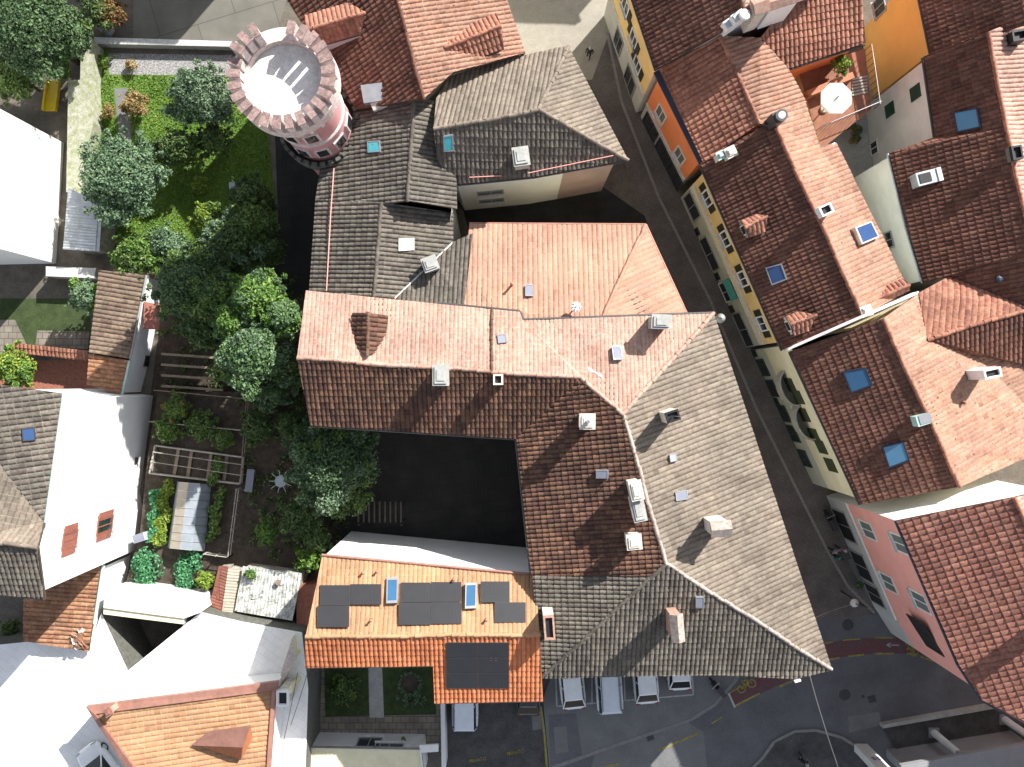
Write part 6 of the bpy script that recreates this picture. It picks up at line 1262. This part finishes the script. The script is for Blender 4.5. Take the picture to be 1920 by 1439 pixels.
# ================================================================== people
def person(label, u, v, rot, top='clothdark', legs='clothdark', hair='hairdark', stride=.16, z=.01):
    r = thing('person', label, 'person', (0, 0, 0))
    J = dict(pel=(0, 0, .95), wai=(0, 0, 1.12), che=(0, .01, 1.34), nek=(0, .02, 1.49), hd0=(0, .03, 1.58), hd1=(0, .04, 1.70),
             lh=(-.10, 0, .90), lk=(-.11, stride * .6, .50), la=(-.11, stride * .5, .09), lt=(-.11, stride * .5 + .17, .04), rh=(.10, 0, .90), rk=(.11, -stride * .2, .50), ra=(.11, -stride, .09), rt=(.11, -stride + .17, .04),
             ls=(-.19, 0, 1.40), le=(-.25, -.05, 1.12), lw=(-.24, .07, .90), lf=(-.235, .10, .80), rs=(.19, 0, 1.40), re=(.25, .02, 1.12), rw=(.24, .14, .92), rf=(.235, .18, .83))
    rad = dict(pel=.15, wai=.13, che=.15, nek=.06, hd0=.085, hd1=.10, lh=.09, lk=.06, la=.045, lt=.035, rh=.09, rk=.06, ra=.045, rt=.035, ls=.07, le=.048, lw=.034, lf=.028, rs=.07, re=.048, rw=.034, rf=.028)
    E = ['pel wai', 'wai che', 'che nek', 'nek hd0', 'hd0 hd1', 'pel lh', 'lh lk', 'lk la', 'la lt', 'pel rh', 'rh rk', 'rk ra', 'ra rt', 'che ls', 'ls le', 'le lw', 'lw lf', 'che rs', 'rs re', 're rw', 'rw rf']
    keys = list(J); me = bpy.data.meshes.new('s'); me.from_pydata([J[k] for k in keys], [[keys.index(x) for x in e.split()] for e in E], []); ob = bpy.data.objects.new('s', me); col.objects.link(ob)
    sm = ob.modifiers.new('s', 'SKIN'); ob.modifiers.new('d', 'SUBSURF').levels = 1
    if not me.skin_vertices: ob.data.skin_vertices.new() if hasattr(ob.data.skin_vertices, 'new') else None
    for i, k in enumerate(keys): sv = me.skin_vertices[0].data[i]; sv.radius = (rad[k], rad[k] * (.75 if k in ('pel', 'wai', 'che') else 1)); sv.use_root = (k == 'pel')
    bpy.context.view_layer.update(); dg = bpy.context.evaluated_depsgraph_get(); m2 = bpy.data.meshes.new_from_object(ob.evaluated_get(dg)); bpy.data.objects.remove(ob)
    m2.name = 'body'; m2.materials.clear()
    for m in (top, legs, 'skin', 'rubber'): m2.materials.append(M[m])
    for f in m2.polygons:
        c = f.center; f.use_smooth = True
        f.material_index = 2 if c.z > 1.5 or (abs(c.x) > .19 and c.z < .93) else (3 if c.z < .1 else (1 if c.z < .97 and abs(c.x) < .2 else 0))
    bo = bpy.data.objects.new('body', m2); col.objects.link(bo); bo.parent = r
    b = MB(); b.sphere((0, .02, 1.715), .115, hair, 14, .95); ho = b.build('hair', r)
    for s in (-1, 1):                                  # five separate, slightly curled fingers on each hand
        hb = MB(); cx, cy, cz = (s * .235, .10, .80) if s < 0 else (s * .235, .18, .83)
        for k, ln in enumerate((.075, .085, .08, .06)): y = cy - .03 + k * .02; hb.cyl((cx, y, cz), (cx - s * .008, y + .01, cz - ln * .55), .009, .008, 'skin', 6); hb.cyl((cx - s * .008, y + .01, cz - ln * .55), (cx - s * .03, y + .016, cz - ln), .008, .006, 'skin', 6)
        hb.cyl((cx, cy + .03, cz + .04), (cx - s * .02, cy + .065, cz - .01), .011, .008, 'skin', 6); hb.build('hand', r)
    fb = MB(); fb.sphere((0, .145, 1.66), .018, 'skin', 8)
    for s in (-1, 1): fb.sphere((s * .035, .125, 1.69), .011, 'gutter', 6); fb.sphere((s * .105, .04, 1.67), .022, 'skin', 6)
    fb.box((0, .128, 1.615), (.045, .012, .01), 'pot'); fb.build('face', r)
    p = P(u, v, 0); r.location = (p.x, p.y, z); r.rotation_euler = (0, 0, R(rot)); return r
person('person with grey hair in dark clothes standing at the plaza corner', 1103, 108, 160, 'clothdark', 'clothdark', 'hairgrey', z=.014)
person('person in a pale mauve top walking down the cobbled lane', 1556, 1028, 200, 'clothmauve', 'clothdark', 'hairdark')
person('person in a mauve grey top beside the wall of the pink house', 1568, 1024, 190, 'clothgrey', 'clothdark', 'hairgrey')
person('person in a teal jacket on the cobbled lane', 1561, 1040, 20, 'clothteal', 'clothdark', 'hairdark')
person('person dressed in black walking on the dark pavement below the road', 1497, 1415, 330, 'clothdark', 'clothdark', 'hairgrey', .28, z=.091)
# ================================================================== lamps, cables
lp = thing('street_lamp', 'white globe street lamp hanging at the end of the cobbled lane', 'street lamp', tuple(P(1622, 1140, 0))); b = MB(); c = P(1602, 1131, 4.2); base = Vector((c.x + .75, c.y - .25, 0))
b.sphere(c, .28, 'palestone', 16, .8); b.build('globe', lp); b = MB(); b.cyl(base, base + Vector((0, 0, 4.4)), .05, .04, 'iron', 8); b.tube([base + Vector((0, 0, 4.4)), c + Vector((0, 0, .25))], .03, 'iron'); b.build('pole', lp)
lp2 = thing('street_lamp', 'pale street lamp at the corner of the peach roof above the cobbled lane', 'street lamp', tuple(P(1352, 598, 0))); c = P(1352, 597, 8.2); b = MB(); b.lathe(c.x, c.y, [(.02, 8.4), (.16, 8.35), (.3, 8.1), (.0, 8.05)], 'greyframe', 16); b.build('shade', lp2); b = MB(); b.tube([c + Vector((0, 0, .2)), c + Vector((-.9, .1, .4))], .03, 'iron'); b.build('arm', lp2)
def cable(label, pts, r=.02, m='alu'):
    b = MB(); t = [P(*p) for p in pts]; out = []
    for a, e in zip(t[:-1], t[1:]):
        for k in range(8): f = k / 8; q = a.lerp(e, f); q.z -= 4 * .25 * f * (1 - f); out.append(q)
    out.append(t[-1]); b.tube(out, r, m, 5); tag(b.build('overhead_cable'), label, 'cable')
cable('thin pale cable from the grey roof corner across the road', [(1518, 1266, 10.8), (1572, 1440, 4.3)], .03)
cable('thin cable from the street lamp to the mansion wall', [(1600, 1133, 4.3), (1510, 1168, 8.5)], .015)
cable('dark cable over the white lane beside the garden wall', [(558, 1262, 8.0), (520, 1440, 6.0)], .02, 'gutter')
cable('dark cable slanting across the grey garden wall', [(580, 1250, 8.5), (545, 1360, 5.0)], .02, 'gutter')
wall_strip('roof_bracket', 'white bracket under the grey roof tip above the road', [(1490, 1278), (1502, 1275), (1502, 1278), (1491, 1281)], 10.9, 'whitepaint', None, 10.7, 'bracket')
vb = thing('flue_stack', 'white rendered flue with dark mouth between the orange roof and the lane', 'flue', tuple(P(531, 1312, 4.0))); b = MB(); p = P(530, 1310, 6.4); b.box((p.x, p.y, 5.1), (.7, .95, 2.2), 'chimwhite', -.15)
for sx, sy, lx, ly in ((0, 1, .8, .15), (0, -1, .8, .15), (1, 0, .15, .75), (-1, 0, .15, .75)): b.box((p.x + sx * .33, p.y + sy * .45, 6.3), (lx, ly, .3), 'white', 0)
b.box((p.x, p.y, 6.2), (.55, .75, .06), 'dark'); b.build('stack', vb); b = MB(); b.cyl((p.x + .45, p.y + .45, 4.0), (p.x + .45, p.y + .45, 6.4), .16, .16, 'cream', 14); b.build('flue_pipe', vb)
